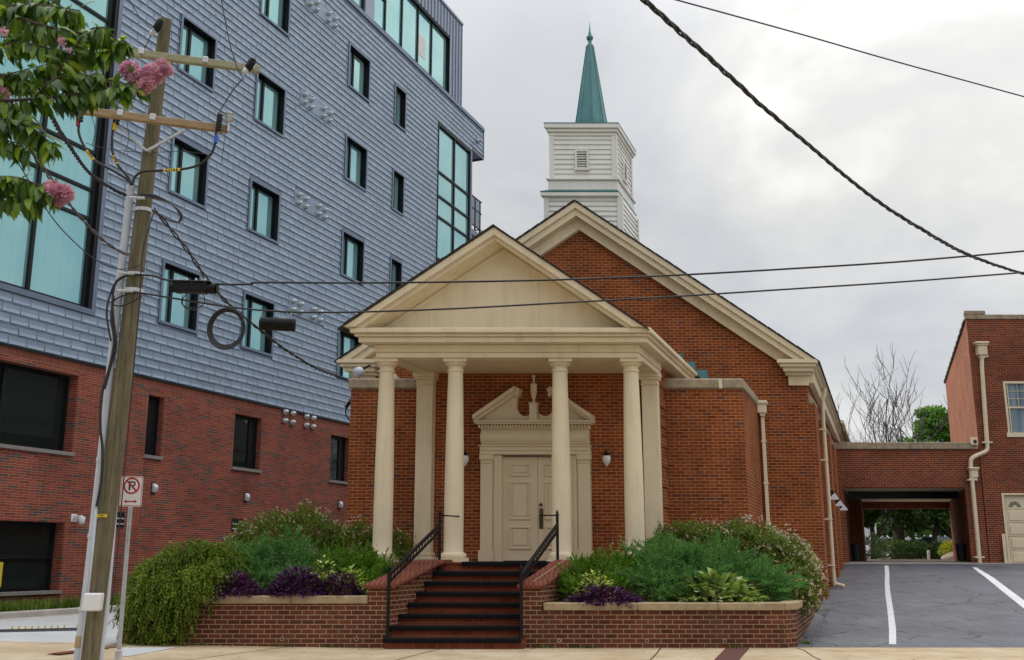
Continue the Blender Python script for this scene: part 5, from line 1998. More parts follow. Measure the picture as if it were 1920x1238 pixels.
tw1 = wire('service_cable', [(1195, -14, 8.8), (1207, 0, 9.0), (1270, 56, 9.5), (1352, 129, 10.3), (1433, 203, 11.1), (1515, 271, 12), (1587, 332, 12.9), (1655, 384, 13.8), (1723, 427, 14.8), (1813, 477, 16.2), (1920, 514, 18), (2000, 532, 19.5), (2300, 570, 25), (2700, 590, 34)], .0135,
           'thick twisted cable sagging across the sky from top centre to the right edge', 'cables crossing the street', strands=3, pitch=.75)
wire('overhead_wire', [(1240, -7, 11.5), (1268, 0, 11.6), (1497, 63, 12.6), (1677.5, 115, 13.4), (1920, 181.5, 14.6), (2000, 204, 15), (2500, 330, 18), (3200, 480, 26)], .0105,
     'thin dark wire high in the sky, above the thick twisted cable', 'cables crossing the street', mat=m_plain('blue_wire', (.012, .014, .05), .4))
wire('overhead_wire', [(240, 514, 15.3), (290, 518, 15.4), (318, 526, 15.4), (410, 533, 15.4), (470, 533, 15.4), (490, 530, 15.4), (700, 530.5, 15.5), (1000, 526, 15.7), (1250, 517, 15.9), (1500, 503, 16.1), (1700, 490, 16.3), (1920, 471, 16.6), (2000, 464, 16.7), (2700, 395, 17.5), (4000, 230, 19)], .0165,
     'upper of two nearly level black cables crossing before the church gable', 'cables along the street', n=6)
wire('overhead_wire', [(236, 546, 15.3), (280, 552, 15.35), (340, 562, 15.35), (440, 577, 15.35), (520, 584, 15.35), (600, 586, 15.4), (700, 584.5, 15.4), (850, 579, 15.5), (1000, 571, 15.6), (1250, 557, 15.8), (1500, 541, 16), (1700, 528, 16.2), (1920, 511, 16.5), (2000, 504, 16.6), (2700, 440, 17.4), (4000, 285, 18.9)], .0145,
     'lower of two nearly level black cables crossing before the church gable', 'cables along the street', n=6)
wire('service_drop', [(287, 392, 15.35), (310, 418, 15.6), (350, 468, 16), (388, 524, 16.5), (430, 572, 17.2), (470, 605, 18), (520, 645, 19.2), (560, 672, 20.4), (600, 694, 21.8), (650, 712, 24.0)], .015,
     'twisted black cable dropping from the pole to the left corner of the church', 'cables at the pole', strands=2, pitch=.6)
wire('service_cable', [(92, 205, 11.0), (105, 235, 11.6), (130, 274, 12.5), (165, 322, 13.8), (200, 348, 14.7), (235, 367, 15.25)], .014,
     'twisted black cable coming down to the conduit head on the pole from upper left', 'cables at the pole', strands=3, pitch=.45)
wire('overhead_wire', [(20, 240, 12.0), (54, 278, 12.6), (95, 335, 13.4), (142, 398, 14.2), (190, 448, 14.9), (222, 470, 15.25), (240, 478, 15.3)], .013,
     'grey cable reaching the middle of the pole from beneath the leaves on the left', 'cables at the pole', mat=WIRE2, strands=2, pitch=.4)
wire('overhead_wire', [(-10, 235, 12.0), (12, 270, 12.4), (50, 332, 13.1), (92, 400, 13.9), (130, 445, 14.5), (180, 488, 15.0), (225, 505, 15.2), (262, 497, 15.3)], .008,
     'thinnest black wire sweeping in front of the curtain wall to the pole', 'cables at the pole')
wire('overhead_wire', [(228, -20, 12), (243, 0, 12.6), (262, 32, 14), (288, 58, 15.25)], .007, 'thin wire running up out of frame from the left insulator at the pole top', 'cables at the pole')
wire('overhead_wire', [(411, -20, 12), (415, 0, 12.5), (430, 78, 13.9), (445, 128, 15), (457, 148, 15.3)], .007, 'thin wire running up out of frame from the right end of the upper crossarm', 'cables at the pole')
wire('jumper_wire', [(455, 148, 15.3), (440, 165, 15.3), (425, 188, 15.3), (415, 205, 15.28), (410, 220, 15.25)], .009, 'short wire joining the right ends of the two crossarms', 'jumper wires on the pole')
wire('jumper_wire', [(285, 62, 15.3), (272, 88, 15.3), (255, 103, 15.3), (240, 112, 15.28), (222, 150, 15.25), (218, 200, 15.22)], .008, 'short wire hanging from the pole top down behind the pink flowers', 'jumper wires on the pole')
wire('jumper_wire', [(160, 268, 15.2), (205, 280, 15.25), (275, 286, 15.4), (340, 284, 15.3), (392, 290, 15.25)], .005, 'thin horizontal tie wire below the lower crossarm', 'jumper wires on the pole')
for pts, lab in (([(172, 218, 15.2), (178, 245, 15.2), (172, 275, 15.2)], 'short loose wire below the leafy end of the lower crossarm'), ([(238, 228, 15.2), (241, 262, 15.2), (232, 290, 15.2)], 'short loose wire below the crossarm left of the brace'), ([(425, 235, 15.2), (420, 270, 15.2), (414, 310, 15.2)], 'short loose wire hanging from the right end of the lower crossarm')):
    wire('jumper_wire', pts, .005, lab, 'jumper wires on the pole')

# splice case, fibre closure, coil
def T_seg(p, q):
    d = (q - p).normalized()
    s = d.cross(Vector((0, 0, 1))).normalized()
    u = s.cross(d)
    return (lambda x, y, z: p + d * x + s * y + u * z), (q - p).length


Tf, Ls = T_seg(at(321, 537, 15.36), at(409, 539, 15.40))
t = thing('splice_case', Tf(0, 0, 0), 'long black splice box hanging on the upper cable near the pole', 'splice box', 'cable closures')
m = MB(Tf)
m.box(.05, Ls - .16, -.09, .09, -.095, .055)
m.box(.02, Ls - .10, -.10, .10, .056, .085)
for x in (.10, .30, .50): m.box(x, x + .05, -.105, .105, -.10, .075)
b1 = m.build('body', BLACK, t, bevel=.022)
m = MB()
for x0, x1, r in ((-.02, .06, .08), (Ls - .18, Ls - .02, .085), (Ls - .02, Ls, .095)):
    m.lathe(Tf(x0, 0, -.02), [(r * .7, 0), (r, .01), (r, (x1 - x0) * .9), (r * .75, x1 - x0)], 16, ax=Tf(1, 0, 0) - Tf(0, 0, 0))
m.build('end_cap', BLACK, t, auto=40)
for x in (.08, .22, .36, .50):
    m = MB(Tf)
    m.box(x, x + .03, -.03, .03, .086, .135)
    m.build('hanger_clip', GALV, t, bevel=.006)
for pts in ([(350, 550), (342, 565), (348, 578), (370, 582)], [(381, 551), (384, 565), (374, 576), (356, 577), (341, 570), (343, 553)]):
    m = MB(); m.tube(catmull([at(x, y, 15.35) for x, y in pts], 6), .008, 6); m.build('lead', RUBBER, t, smooth=True)
Tf, Ls = T_seg(at(486, 607, 15.36), at(554, 610, 15.42))
t = thing('fibre_closure', Tf(0, 0, 0), 'ribbed black cylinder closure hanging under the lower cable right of the coil', 'closure', 'cable closures')
m = MB()
pr = [(.06, 0), (.095, .015)]
for k in range(12):
    x = .03 + k * (Ls - .09) / 12
    pr += [(.102, x), (.102, x + .022), (.092, x + .026), (.092, x + .034)]
pr += [(.104, Ls - .05), (.104, Ls - .01), (.09, Ls)]
m.lathe(Tf(0, 0, 0), pr, 20, ax=Tf(1, 0, 0) - Tf(0, 0, 0))
m.build('body', BLACK, t, auto=35)
ORG = m_plain('orange_print', (.45, .10, .02), .5)
m = MB(Tf)
for k in range(6):
    x = .16 + k * .042
    m.box(x, x + .026, -.118, -.112, -.075 + 0, -.040)
    m.box(x + .007, x + .019, -.1195, -.1185, -.066, -.052, 1)
ltr = m.build('orange_lettering', [ORG, BLACK], t)
for x in (.01, Ls - .09):
    m = MB()
    m.tube(catmull([Tf(x + .02, -.02, .20), Tf(x, 0, .14), Tf(x, -.06, .05), Tf(x + .02, -.11, .0), Tf(x + .06, -.1, -.02)], 5), .006, 6)
    m.build('hook', GALV, t, smooth=True)
c0 = at(425, 617, 15.34)
t = thing('cable_coil', c0, 'ring of black spare cable hanging from the lower cable left of the ribbed closure', 'cable coil')
m = MB()
for k in range(5):
    rr = .285 - .012 * k + .004 * (k % 2)
    m.tube([c0 + Vector((rr * math.cos(2 * math.pi * j / 48) * 1.0, random.uniform(-.0, .0) + (k - 2) * .012, rr * math.sin(2 * math.pi * j / 48) * 1.13 + .004 * k)) for j in range(48)], .013, 6, closed=True)
m.build('loop', RUBBER, t, smooth=True)
for th in (95, 250, 290, 20):
    q = c0 + Vector((.265 * math.cos(math.radians(th)), 0, .30 * math.sin(math.radians(th))))
    m = MB()
    m.ball(q, .035, 8)
    m.build('tie', RUBBER, t)
# ================================================================== FOLIAGE
def unit(v):
    return v / np.maximum(np.linalg.norm(v, axis=-1, keepdims=True), 1e-9)


def rdir(n):
    return unit(rng.normal(size=(n, 3)))


def leaves(P, D, N, L, W, shape='diamond'):
    """Leaf faces at P pointing along D with normal about N; one quad (diamond) or a folded six-point blade."""
    D = unit(D)
    S = unit(np.cross(D, N))
    Nn = np.cross(S, D)
    L = np.asarray(L).reshape(-1, 1) * np.ones((len(P), 1))
    W = np.asarray(W).reshape(-1, 1) * np.ones((len(P), 1))
    if shape == 'diamond':
        V = np.stack([P, P + D * L * .5 + S * W * .5, P + D * L, P + D * L * .5 - S * W * .5], 1)
        F = np.arange(len(P) * 4).reshape(-1, 4)
        return V.reshape(-1, 3), F
    if shape == 'strip':
        V = np.stack([P - S * W * .5, P + S * W * .5, P + D * L + S * W * .2, P + D * L - S * W * .2], 1)
        return V.reshape(-1, 3), np.arange(len(P) * 4).reshape(-1, 4)
    # 'blade': folded along the midrib and arched
    a = -Nn * L * .16
    b_, c_, d_ = P + D * L * .3, P + D * L * .68 + a * .35, P + D * L + a * 1.4
    up = Nn * W * .07
    V = np.stack([P, b_ + S * W * .46 + up, c_ + S * W * .40 + up, d_, c_ - S * W * .40 + up, b_ - S * W * .46 + up, b_, c_], 1)
    base = (np.arange(len(P)) * 8)[:, None]
    F = np.concatenate([base + np.array([[0, 1, 6, 6]]), base + np.array([[6, 1, 2, 7]]), base + np.array([[7, 2, 3, 3]]), base + np.array([[0, 6, 5, 5]]), base + np.array([[6, 7, 4, 5]]), base + np.array([[7, 3, 4, 4]])], 1).reshape(-1, 4)
    return V.reshape(-1, 3), F


def fix_tris(F):
    return F


def clumps(cs, n, shell=.55, lump=.22):
    """Sample points and outward directions in a union of ellipsoids cs: (x, y, z, rx, ry, rz)."""
    cs = np.array(cs, dtype=float)
    vol = cs[:, 3] * cs[:, 4] + cs[:, 3] * cs[:, 5] + cs[:, 4] * cs[:, 5]
    idx = rng.choice(len(cs), n, p=vol / vol.sum())
    d = rdir(n)
    d[:, 2] = np.abs(d[:, 2]) * np.where(rng.random(n) < .78, 1, -1)
    ph = rng.random(3) * 6
    wob = 1 + lump * (np.sin(d[:, 0] * 5.3 + ph[0] + idx) * np.sin(d[:, 1] * 4.7 + ph[1]) + .6 * np.sin(d[:, 2] * 7 + d[:, 0] * 6 + ph[2]))
    r = (shell + (1 - shell) * rng.random(n) ** .6) * wob
    c = cs[idx]
    P = c[:, :3] + d * c[:, 3:] * r[:, None]
    out = unit(d / c[:, 3:] ** 1.0)
    # drop points buried deep inside another clump
    keep = np.ones(n, bool)
    for j in range(len(cs)):
        q = (P - cs[j, :3]) / cs[j, 3:]
        keep &= ~((np.linalg.norm(q, axis=1) < .5) & (idx != j))
    return P[keep], out[keep], r[keep]


def merge(parts):
    V, F, b = [], [], 0
    for v, f in parts:
        V.append(v); F.append(f + b); b += len(v)
    return np.concatenate(V), np.concatenate(F)


def sprays(P, D, L, nseg, nl, lw, droop, spread=.6, curl=.25, wid=.2):
    """Needled branchlets: from P along D, bending by `droop`, with leaves set along them."""
    n = len(P)
    parts = []
    p = P.copy()
    d = unit(D)
    L = np.asarray(L)
    step = (L / nseg)[:, None]
    for s in range(nseg):
        t = rng.normal(size=(n, 3)) * curl
        d = unit(d + t * .4 + np.array([0, 0, -1]) * droop / nseg)
        p2 = p + d * step
        for k in range(nl):
            side = rdir(n)
            side = unit(side - d * (side * d).sum(1, keepdims=True))
            ld = unit(d + side * spread)
            base = p + (p2 - p) * rng.random((n, 1))
            taper = (1 - .5 * s / nseg)
            parts.append(leaves(base, ld, side + .3 * rdir(n), lw * taper * rng.uniform(.7, 1.3, n), lw * wid))
        p = p2
    return merge(parts)


def plumes(cs, n, L, per, sl, nseg, nl, lw, wid, up, droop, flat=.55, zmin=None, shell=.8):
    """Feathery fronds: an arching axis from inside the bush to beyond its surface, needled sprays along it."""
    P, O, _ = clumps(cs, n, shell, .18)
    if zmin is not None:
        k = P[:, 2] > zmin
        P, O = P[k], O[k]
    n = len(P)
    A = unit(O * np.array([1, 1, .5]) + np.array([0, 0, up]) + rdir(n) * .25)
    Ls = L * rng.uniform(.7, 1.35, n)
    S = unit(np.cross(A, np.array([0, 0, 1.]) + .3 * rdir(n)))
    bp, bd, bl = [], [], []
    for j in range(per):
        t = (j + rng.random(n)) / per
        c = P + A * (Ls * (t - .62))[:, None] - np.array([0, 0, 1.]) * (droop * Ls * t ** 2)[:, None]
        sgn = np.where(rng.random(n) < .5, -1., 1.)[:, None]
        d = unit(A * .85 + S * sgn * flat * (1.15 - t)[:, None] + rdir(n) * .20 - np.array([0, 0, .25]) * t[:, None])
        bp.append(c); bd.append(d); bl.append(sl * (1.15 - .55 * t) * rng.uniform(.7, 1.2, n))
    return sprays(np.concatenate(bp), np.concatenate(bd), np.concatenate(bl), nseg, nl, lw, .12, .38, .10, wid)


def bush(name, loc, label, cat, mats, twigs=None, group=None):
    """Top-level plant: foliage as a child mesh plus its branches."""
    t = thing(name, loc, label, cat, group)
    return t


def branches(parent, root, cs, n, r=.02, mat=None):
    """Woody stems from the root into the clumps."""
    m = MB()
    root = Vector(root)
    for k in range(n):
        c = cs[k % len(cs)]
        e_ = Vector((c[0] + random.uniform(-.5, .5) * c[3], c[1] + random.uniform(-.5, .5) * c[4], c[2] + random.uniform(-.1, .6) * c[5]))
        b = root + Vector((random.uniform(-.12, .12), random.uniform(-.12, .12), 0))
        mid = b.lerp(e_, .5) + Vector((random.uniform(-.1, .1), random.uniform(-.1, .1), .08))
        m.tube(catmull([b, mid, e_], 4), [r * (1 - .75 * i / 8) for i in range(9)], 5)
    return m.build('stem', mat or BARK2, parent, smooth=True)


def shrub(kind, name, label, cs, root, n, group=None, front=None, **kw):
    t = thing(name, root, label, 'shrub', group)
    P, O, R = clumps(cs, n, kw.get('shell', .5), kw.get('lump', .2))
    if 'zmin' in kw:
        k = P[:, 2] > kw['zmin']
        P, O = P[k], O[k]
    UP = np.array([0, 0, 1.])
    if kind == 'cypress':
        D = unit(O * np.array([1, 1, .55]) + UP * .15 + rdir(len(P)) * .35)
        V, F = sprays(P - D * .10, D, rng.uniform(.22, .42, len(P)), 5, 3, .062, 2.6, .5, .2, .42)
        mat = 'cypress_spray'
    elif kind == 'juniper':
        sw = np.array([math.sin(0), 0, 0])
        D = unit(O * np.array([1, 1.1, .45]) + UP * .2 + rdir(len(P)) * .4)
        k = rng.random(len(P)) < .35
        V1 = sprays(P[k] - D[k] * .22, D[k], rng.uniform(.16, .30, k.sum()), 4, 4, .045, .22, .5, .2, .3)
        V2 = plumes(cs, kw['np_'], .52, 34, .17, 4, 3, .036, .26, .30, .16, zmin=kw.get('pz'))
        V, F = merge([V1, V2])
        mat = 'juniper_spray'
    elif kind == 'yew':
        D = unit(O * np.array([1, 1, .6]) + UP * .55 + rdir(len(P)) * .4)
        k = rng.random(len(P)) < .45
        V1 = sprays(P[k] - D[k] * .14, D[k], rng.uniform(.12, .22, k.sum()), 3, 6, .046, .2, .85, .2, .36)
        V2 = plumes(cs, kw['np_'], .36, 16, .13, 3, 5, .042, .34, .55, .06, flat=.8)
        V, F = merge([V1, V2])
        mat = 'yew_spray'
    elif kind == 'abelia':
        D = unit(O + UP * .5 + rdir(len(P)) * .8)
        V, F = sprays(P - D * .08, D, rng.uniform(.08, .20, len(P)), 3, 3, .042, .2, 1.0, .3, .52)
        mat = 'abelia_leaf'
    fo = arr_mesh('foliage', V, F, MATS[mat], t)
    branches(t, root, cs, kw.get('stems', 10))
    if kind == 'abelia':
        nf = kw.get('flowers', 700)
        Pf, Of, _ = clumps(cs, nf, .97, kw.get('lump', .2))
        bias = kw.get('fbias')
        if bias is not None:
            k = rng.random(len(Pf)) < bias(Pf)
            Pf, Of = Pf[k], Of[k]
        if 'zmin' in kw:
            k = Pf[:, 2] > kw['zmin']; Pf, Of = Pf[k], Of[k]
        parts = []
        Pf = Pf + Of * rng.uniform(.0, .08, (len(Pf), 1))
        for q in range(6):
            c = Pf + rdir(len(Pf)) * .017
            parts.append(leaves(c, rdir(len(Pf)) + Of, rdir(len(Pf)), .029, .024))
        V, F = merge(parts)
        arr_mesh('blossom', V, F, MATS['white_petal'], t)
    return t


# drooping golden cypress spilling over the left end of the planter
shrub('cypress', 'drooping_cypress', 'drooping yellow green cypress shrub spilling over the left end of the planter wall',
      [(-6.0, 19.25, 1.25, .62, .55, .58), (-6.45, 19.0, .95, .45, .5, .6), (-5.55, 19.3, 1.35, .5, .5, .48), (-6.3, 18.5, .68, .42, .22, .62), (-5.9, 18.42, .72, .38, .2, .62), (-6.62, 18.75, .6, .28, .3, .55), (-5.5, 18.7, 1.05, .42, .3, .42), (-5.25, 19.2, 1.3, .4, .4, .38)],
      (-5.95, 19.2, .82), 7000, shell=.55, zmin=.12)
shrub('juniper', 'juniper', 'blue green juniper bush left of the steps, between the cypress and a yew',
      [(-4.85, 19.9, 1.42, .55, .55, .42), (-4.2, 19.9, 1.5, .62, .55, .44), (-4.6, 19.4, 1.15, .55, .4, .36), (-3.95, 19.45, 1.15, .5, .4, .36), (-5.25, 19.7, 1.35, .4, .4, .40)],
      (-4.5, 19.8, .82), 5200, 'blue green junipers', shell=.5, np_=190)
shrub('yew', 'yew', 'bright green spreading yew left of the church steps, at the column foot',
      [(-3.1, 20.1, 1.32, .55, .5, .40), (-2.65, 20.2, 1.25, .48, .45, .42), (-3.5, 20.0, 1.25, .42, .45, .40), (-2.75, 19.7, 1.05, .38, .35, .35)],
      (-3.0, 20.0, .82), 2600, 'bright green yews', shell=.5, np_=130)
shrub('abelia', 'flowering_shrub', 'loose green shrub with small pale blossoms against the apartment brick, far left of the church',
      [(-5.0, 22.0, 1.75, .85, .6, .72), (-4.35, 22.1, 1.9, .75, .55, .68), (-5.55, 21.9, 1.6, .5, .5, .55)],
      (-4.8, 22.0, .82), 5200, 'flowering shrubs', flowers=380, shell=.6)
shrub('abelia', 'flowering_shrub', 'dark green shrub with few pale blossoms behind the leftmost column',
      [(-3.5, 22.5, 1.65, .7, .5, .62), (-2.75, 22.75, 1.55, .6, .45, .58)],
      (-3.1, 22.6, .82), 3600, 'flowering shrubs', flowers=330, shell=.6)
# right of the steps
shrub('yew', 'yew', 'bright green spreading yew right of the church steps, beside the brick coping',
      [(1.35, 20.0, 1.12, .48, .45, .42), (1.95, 20.1, 1.25, .55, .5, .42), (2.35, 20.3, 1.3, .45, .45, .38), (1.15, 19.5, .95, .36, .35, .32), (1.75, 19.5, 1.0, .45, .35, .34)],
      (1.7, 20.0, .68), 3000, 'bright green yews', shell=.5, np_=150)
shrub('juniper', 'juniper', 'large blue green juniper bush in the middle of the right planter',
      [(3.0, 20.2, 1.45, .8, .65, .44), (3.9, 20.2, 1.40, .8, .65, .42), (2.55, 19.6, 1.08, .6, .5, .42), (3.5, 19.6, 1.15, .7, .45, .38), (4.6, 20.0, 1.12, .62, .55, .42), (4.95, 19.9, .98, .42, .5, .34), (2.9, 19.2, .85, .5, .25, .26)],
      (3.5, 20.0, .68), 8200, 'blue green junipers', shell=.5, np_=310)
shrub('abelia', 'flowering_shrub', 'broad shrub full of white blossoms behind the right juniper, draping towards the driveway',
      [(3.9, 21.7, 1.60, .95, .6, .66), (4.9, 21.6, 1.6, .9, .6, .66), (5.5, 21.2, 1.35, .62, .6, .66), (5.62, 20.75, 1.0, .5, .55, .55), (3.3, 21.9, 1.6, .5, .5, .55), (5.5, 20.3, .80, .34, .4, .36)],
      (4.9, 21.4, .68), 13000, 'flowering shrubs', flowers=2300, shell=.6, fbias=lambda P: np.clip(.35 + (P[:, 0] - 4.2) * .4, .25, 1))


def rosette_plant(name, label, cat, loc, rad, hgt, n, L, W, mat, group, arch=.4, shape='blade', ey=.6):
    t = thing(name, loc, label, cat, group)
    a = rng.random(n) * 2 * math.pi
    r = np.sqrt(rng.random(n))
    base = np.stack([loc[0] + np.cos(a) * r * rad, loc[1] + np.sin(a) * r * rad * ey, loc[2] + hgt * (1 - r ** 2) * rng.random(n) ** .6], 1)
    out = np.stack([np.cos(a), np.sin(a), .25 + .9 * (1 - r)], 1) + rdir(n) * .5
    V, F = leaves(base, out, np.array([0, 0, 1.]) + .45 * rdir(n), L * rng.uniform(.65, 1.2, n), W * rng.uniform(.75, 1.2, n), shape)
    arr_mesh('leaf_mass', V, F, MATS[mat], t, smooth=False)
    m = MB()
    for k in range(14):
        x, y = loc[0] + random.uniform(-.6, .6) * rad, loc[1] + random.uniform(-.5, .5) * rad * ey
        m.tube([(x, y, loc[2]), (x + random.uniform(-.05, .05), y + random.uniform(-.05, .03), loc[2] + hgt * random.uniform(.5, .9))], .006, 5)
    m.build('stem', BARK2, t)
    return t


for (x, y, z, r, h, n, lab) in ((-4.98, 18.80, .86, .50, .40, 1000, 'dark purple leafy plant hanging over the planter edge beside the drooping cypress'),
                                (-3.85, 18.85, .86, .52, .52, 1300, 'dark purple leafy plant at the middle of the left planter edge'),
                                (-3.10, 18.9, .86, .40, .40, 750, 'dark purple leafy plant next to the left brick wall of the steps'),
                                (1.65, 18.93, .72, .66, .30, 1200, 'dark purple leafy plant in the right planter, nearest to the steps')):
    rosette_plant('purple_plant', lab, 'plant', (x, y, z), r, h, n, .14, .038, 'purple_leaf', 'purple plants along the planter edges')
for (x, y, z, r, h, n, lab) in ((-3.42, 19.0, .90, .30, .66, 130, 'yellow green leaves rising above the middle purple plant on the left'),
                                (-2.92, 19.0, .88, .36, .52, 190, 'yellow green variegated plant by the left wall of the steps'),
                                (1.50, 19.05, .78, .40, .56, 300, 'yellow green variegated plant behind the right purple plant')):
    rosette_plant('variegated_plant', lab, 'plant', (x, y, z), r, h, n, .095, .055, 'variegated_leaf', 'variegated plants in the planters')
rosette_plant('broadleaf_plant', 'pale green broad leaved plant at the right planter edge before the juniper', 'plant', (3.72, 19.22, .72), .80, .50, 430, .23, .13, 'hosta_leaf', None, ey=.55)
# a thin sprig rising out of the yew
t = thing('green_sprig', (2.08, 20.6, 1.3), 'tall thin light green sprig standing in front of the rightmost column', 'plant')
P, D = [], []
m = MB()
for k in range(5):
    b = Vector((2.1 + random.uniform(-.1, .1), 20.6, 1.3))
    e_ = b + Vector((random.uniform(-.16, .16), 0, random.uniform(.35, .72)))
    m.tube([b, b.lerp(e_, .5), e_], [.008, .006, .003], 5)
    for j in range(16):
        q = b.lerp(e_, .25 + .75 * j / 15)
        P.append(q); D.append((random.uniform(-1, 1), random.uniform(-.6, .6), random.uniform(0, .7)))
m.build('stem', MATS['hosta_leaf'], t)
V, F = leaves(np.array(P), np.array(D), rdir(len(P)), .07, .03)
arr_mesh('leaf_mass', V, F, MATS['hosta_leaf'], t)


# fallen leaves and bits on the pavement and drive
P = []
for k in range(170):
    u_ = random.random()
    if u_ < .45: x, y = random.uniform(-6.5, 5), 18.57 - abs(random.gauss(0, .18))
    elif u_ < .7: x, y = random.uniform(-6, 9), random.uniform(16.2, 18.5)
    else:
        y = random.uniform(18.8, 34); x = 5.0 + SHEAR * (y - 18.6) + abs(random.gauss(.1, .9))
    if y < 18.4 and -2.2 < x < .4 and y > 18.2: y -= .4
    P.append((x, y, (SWZ(x) if y < 18.72 else GR(y)) + .012))
P = np.array(P)
n = len(P)
V, F = leaves(P, rdir(n) * np.array([1, 1, .12]), np.array([0, 0, 1.]) + .25 * rdir(n), .05 * rng.uniform(.5, 1.3, n), .03, 'diamond')
m_leaf('dry_leaf', [(0, (.05, .03, .015)), (.5, (.12, .075, .03)), (1, (.16, .15, .04))], .8, .1)
tag(arr_mesh('leaf_litter', V, F, MATS['dry_leaf'], None), kind='stuff')


# ================================================================== TREES
def limb(m, p, d, L, r, depth, tips, spread=.5, kids=3, up=.15, minr=.006, segs=4):
    pts, rr = [p.copy()], [r]
    q, dd = p.copy(), d.normalized()
    for s in range(segs):
        dd = (dd + Vector((random.gauss(0, .13), random.gauss(0, .13), random.gauss(0, .08) + up * .3))).normalized()
        q = q + dd * (L / segs)
        pts.append(q.copy()); rr.append(r * (1 - .55 * (s + 1) / segs))
    m.tube(pts, rr, 7 if r > .05 else 4)
    if depth == 0:
        tips += pts[2:]
        return
    for k in range(kids):
        f = .35 + .65 * (k + random.random() * .6) / kids
        i = min(int(f * segs), segs - 1)
        b = pts[i].lerp(pts[i + 1], f * segs - i) if f < 1 else pts[-1]
        side = Vector((random.gauss(0, 1), random.gauss(0, 1), random.gauss(0, .4))).normalized()
        nd = (dd * (1 - spread * .4) + side * spread + Vector((0, 0, up))).normalized()
        limb(m, b, nd, L * random.uniform(.55, .78), max(rr[i] * .58, minr), depth - 1, tips, spread, kids, up, minr, segs)


def bare_tree(base, trunks, label):
    t = thing('bare_tree', base, label, 'tree')
    for d, L, r in trunks:
        m = MB()
        tips = []
        limb(m, Vector(base), Vector(d), L, r, 4, tips, .55, 3, .22, .018, 5)
        m.build('trunk', PALEBARK, t, smooth=True)
    return t


random.seed(21)
b0 = at(1681, 900, 66)
bare_tree((b0.x, b0.y, 1.4), [((-.16, 0, 1), 6.2, .23), ((-.03, .1, 1), 6.7, .22), ((.10, 0, 1), 6.2, .21), ((.25, .1, .9), 5.0, .14)], 'leafless tree with pale branches above the brick passage')


def leafy_tree(base, h, crown, label, mat, n, leaf=.22, name='leafy_tree', group='trees behind the church', trunk_r=.2, lean=(0, 0, 1)):
    t = thing(name, base, label, 'tree', group)
    m = MB()
    tips = []
    b = Vector(base)
    limb(m, b, Vector(lean), h * .62, trunk_r, 3, tips, .62, 3, .12, .015, 5)
    m.build('trunk', BARK, t, smooth=True)
    C = np.array(crown)
    # clumps of leaves: small puffs spread through the crown volume
    k = max(14, n // 200)
    Pc, Oc, _ = clumps(crown, k, .35, .25)
    idx = rng.integers(0, len(Pc), n)
    d = rdir(n)
    rad = C[:, 3].mean() * .36
    P = Pc[idx] + d * np.array([1, 1, .6]) * (rng.random((n, 1)) ** .5) * rad * rng.uniform(.6, 1.3, (len(Pc), 1))[idx]
    V, F = leaves(P, d + np.array([0, 0, -.5]), rdir(n) + np.array([0, 0, .8]), leaf * rng.uniform(.6, 1.3, n), leaf * .55 * rng.uniform(.7, 1.2, n))
    arr_mesh('crown', V, F, MATS[mat], t)
    return t


def at_base(px, Y, z=1.42):
    v = at(px, 900, Y)
    return (v.x, Y, z)


b = at_base(1757, 76)
leafy_tree(b, 11.0, [(b[0] + .3, b[1], 10.7, 1.7, 1.8, 1.7), (b[0] + 1.8, b[1], 10.4, 1.8, 1.8, 1.9), (b[0] - 1.0, b[1], 9.4, 1.5, 1.5, 1.5)], 'bright green round tree between the bare tree and the annex', 'bright_leaf', 14000, .26)
for px, Y, h, w, lab, mat in ((1628, 62, 5.2, 1.9, 'dark green tree seen through the passage at its left edge', 'oak_leaf'),
                              (1664, 70, 5.6, 2.2, 'dark tree with leaning twin trunks seen through the passage', 'oak_leaf'),
                              (1700, 74, 5.9, 2.4, 'dark thick trunked tree in the middle of the passage view', 'oak_leaf'),
                              (1738, 64, 5.5, 2.1, 'dense broad tree with hanging leaves right of the passage middle', 'oak_leaf'),
                              (1785, 66, 5.6, 2.2, 'dense green tree at the right edge of the passage view', 'oak_leaf')):
    b = at_base(px, Y)
    zc = 1.4 + h * .72
    leafy_tree(b, h, [(b[0], Y, zc, w, w, h * .30), (b[0] - w * .6, Y + .5, zc - .8, w * .75, w, h * .26), (b[0] + w * .6, Y + .3, zc - .7, w * .75, w, h * .26)] + ([(b[0], Y, zc - 1.7, w, w, h * .22)] if px > 1720 else []), lab, mat, 6500, .30, lean=(.12 if px == 1664 else 0, 0, 1))
# far wood that closes the view behind the car park
t = None
V, F = [], []
cs = []
for k in range(46):
    x = 5 + k * 2.1
    cs.append((x, 118 + random.uniform(-4, 6), 4.0 + random.uniform(-.6, .5), 2.6, 2.5, 3.3))
P, O, _ = clumps(cs, 26000, .75, .3)
P[:, 2] = np.minimum(P[:, 2], 8.6)
V, F = leaves(P, O + rdir(len(P)) * .8, rdir(len(P)), .75 * rng.uniform(.6, 1.3, len(P)), .45)
fw = arr_mesh('far_wood', V, F, MATS['oak_leaf'], None)
tag(fw, kind='stuff')

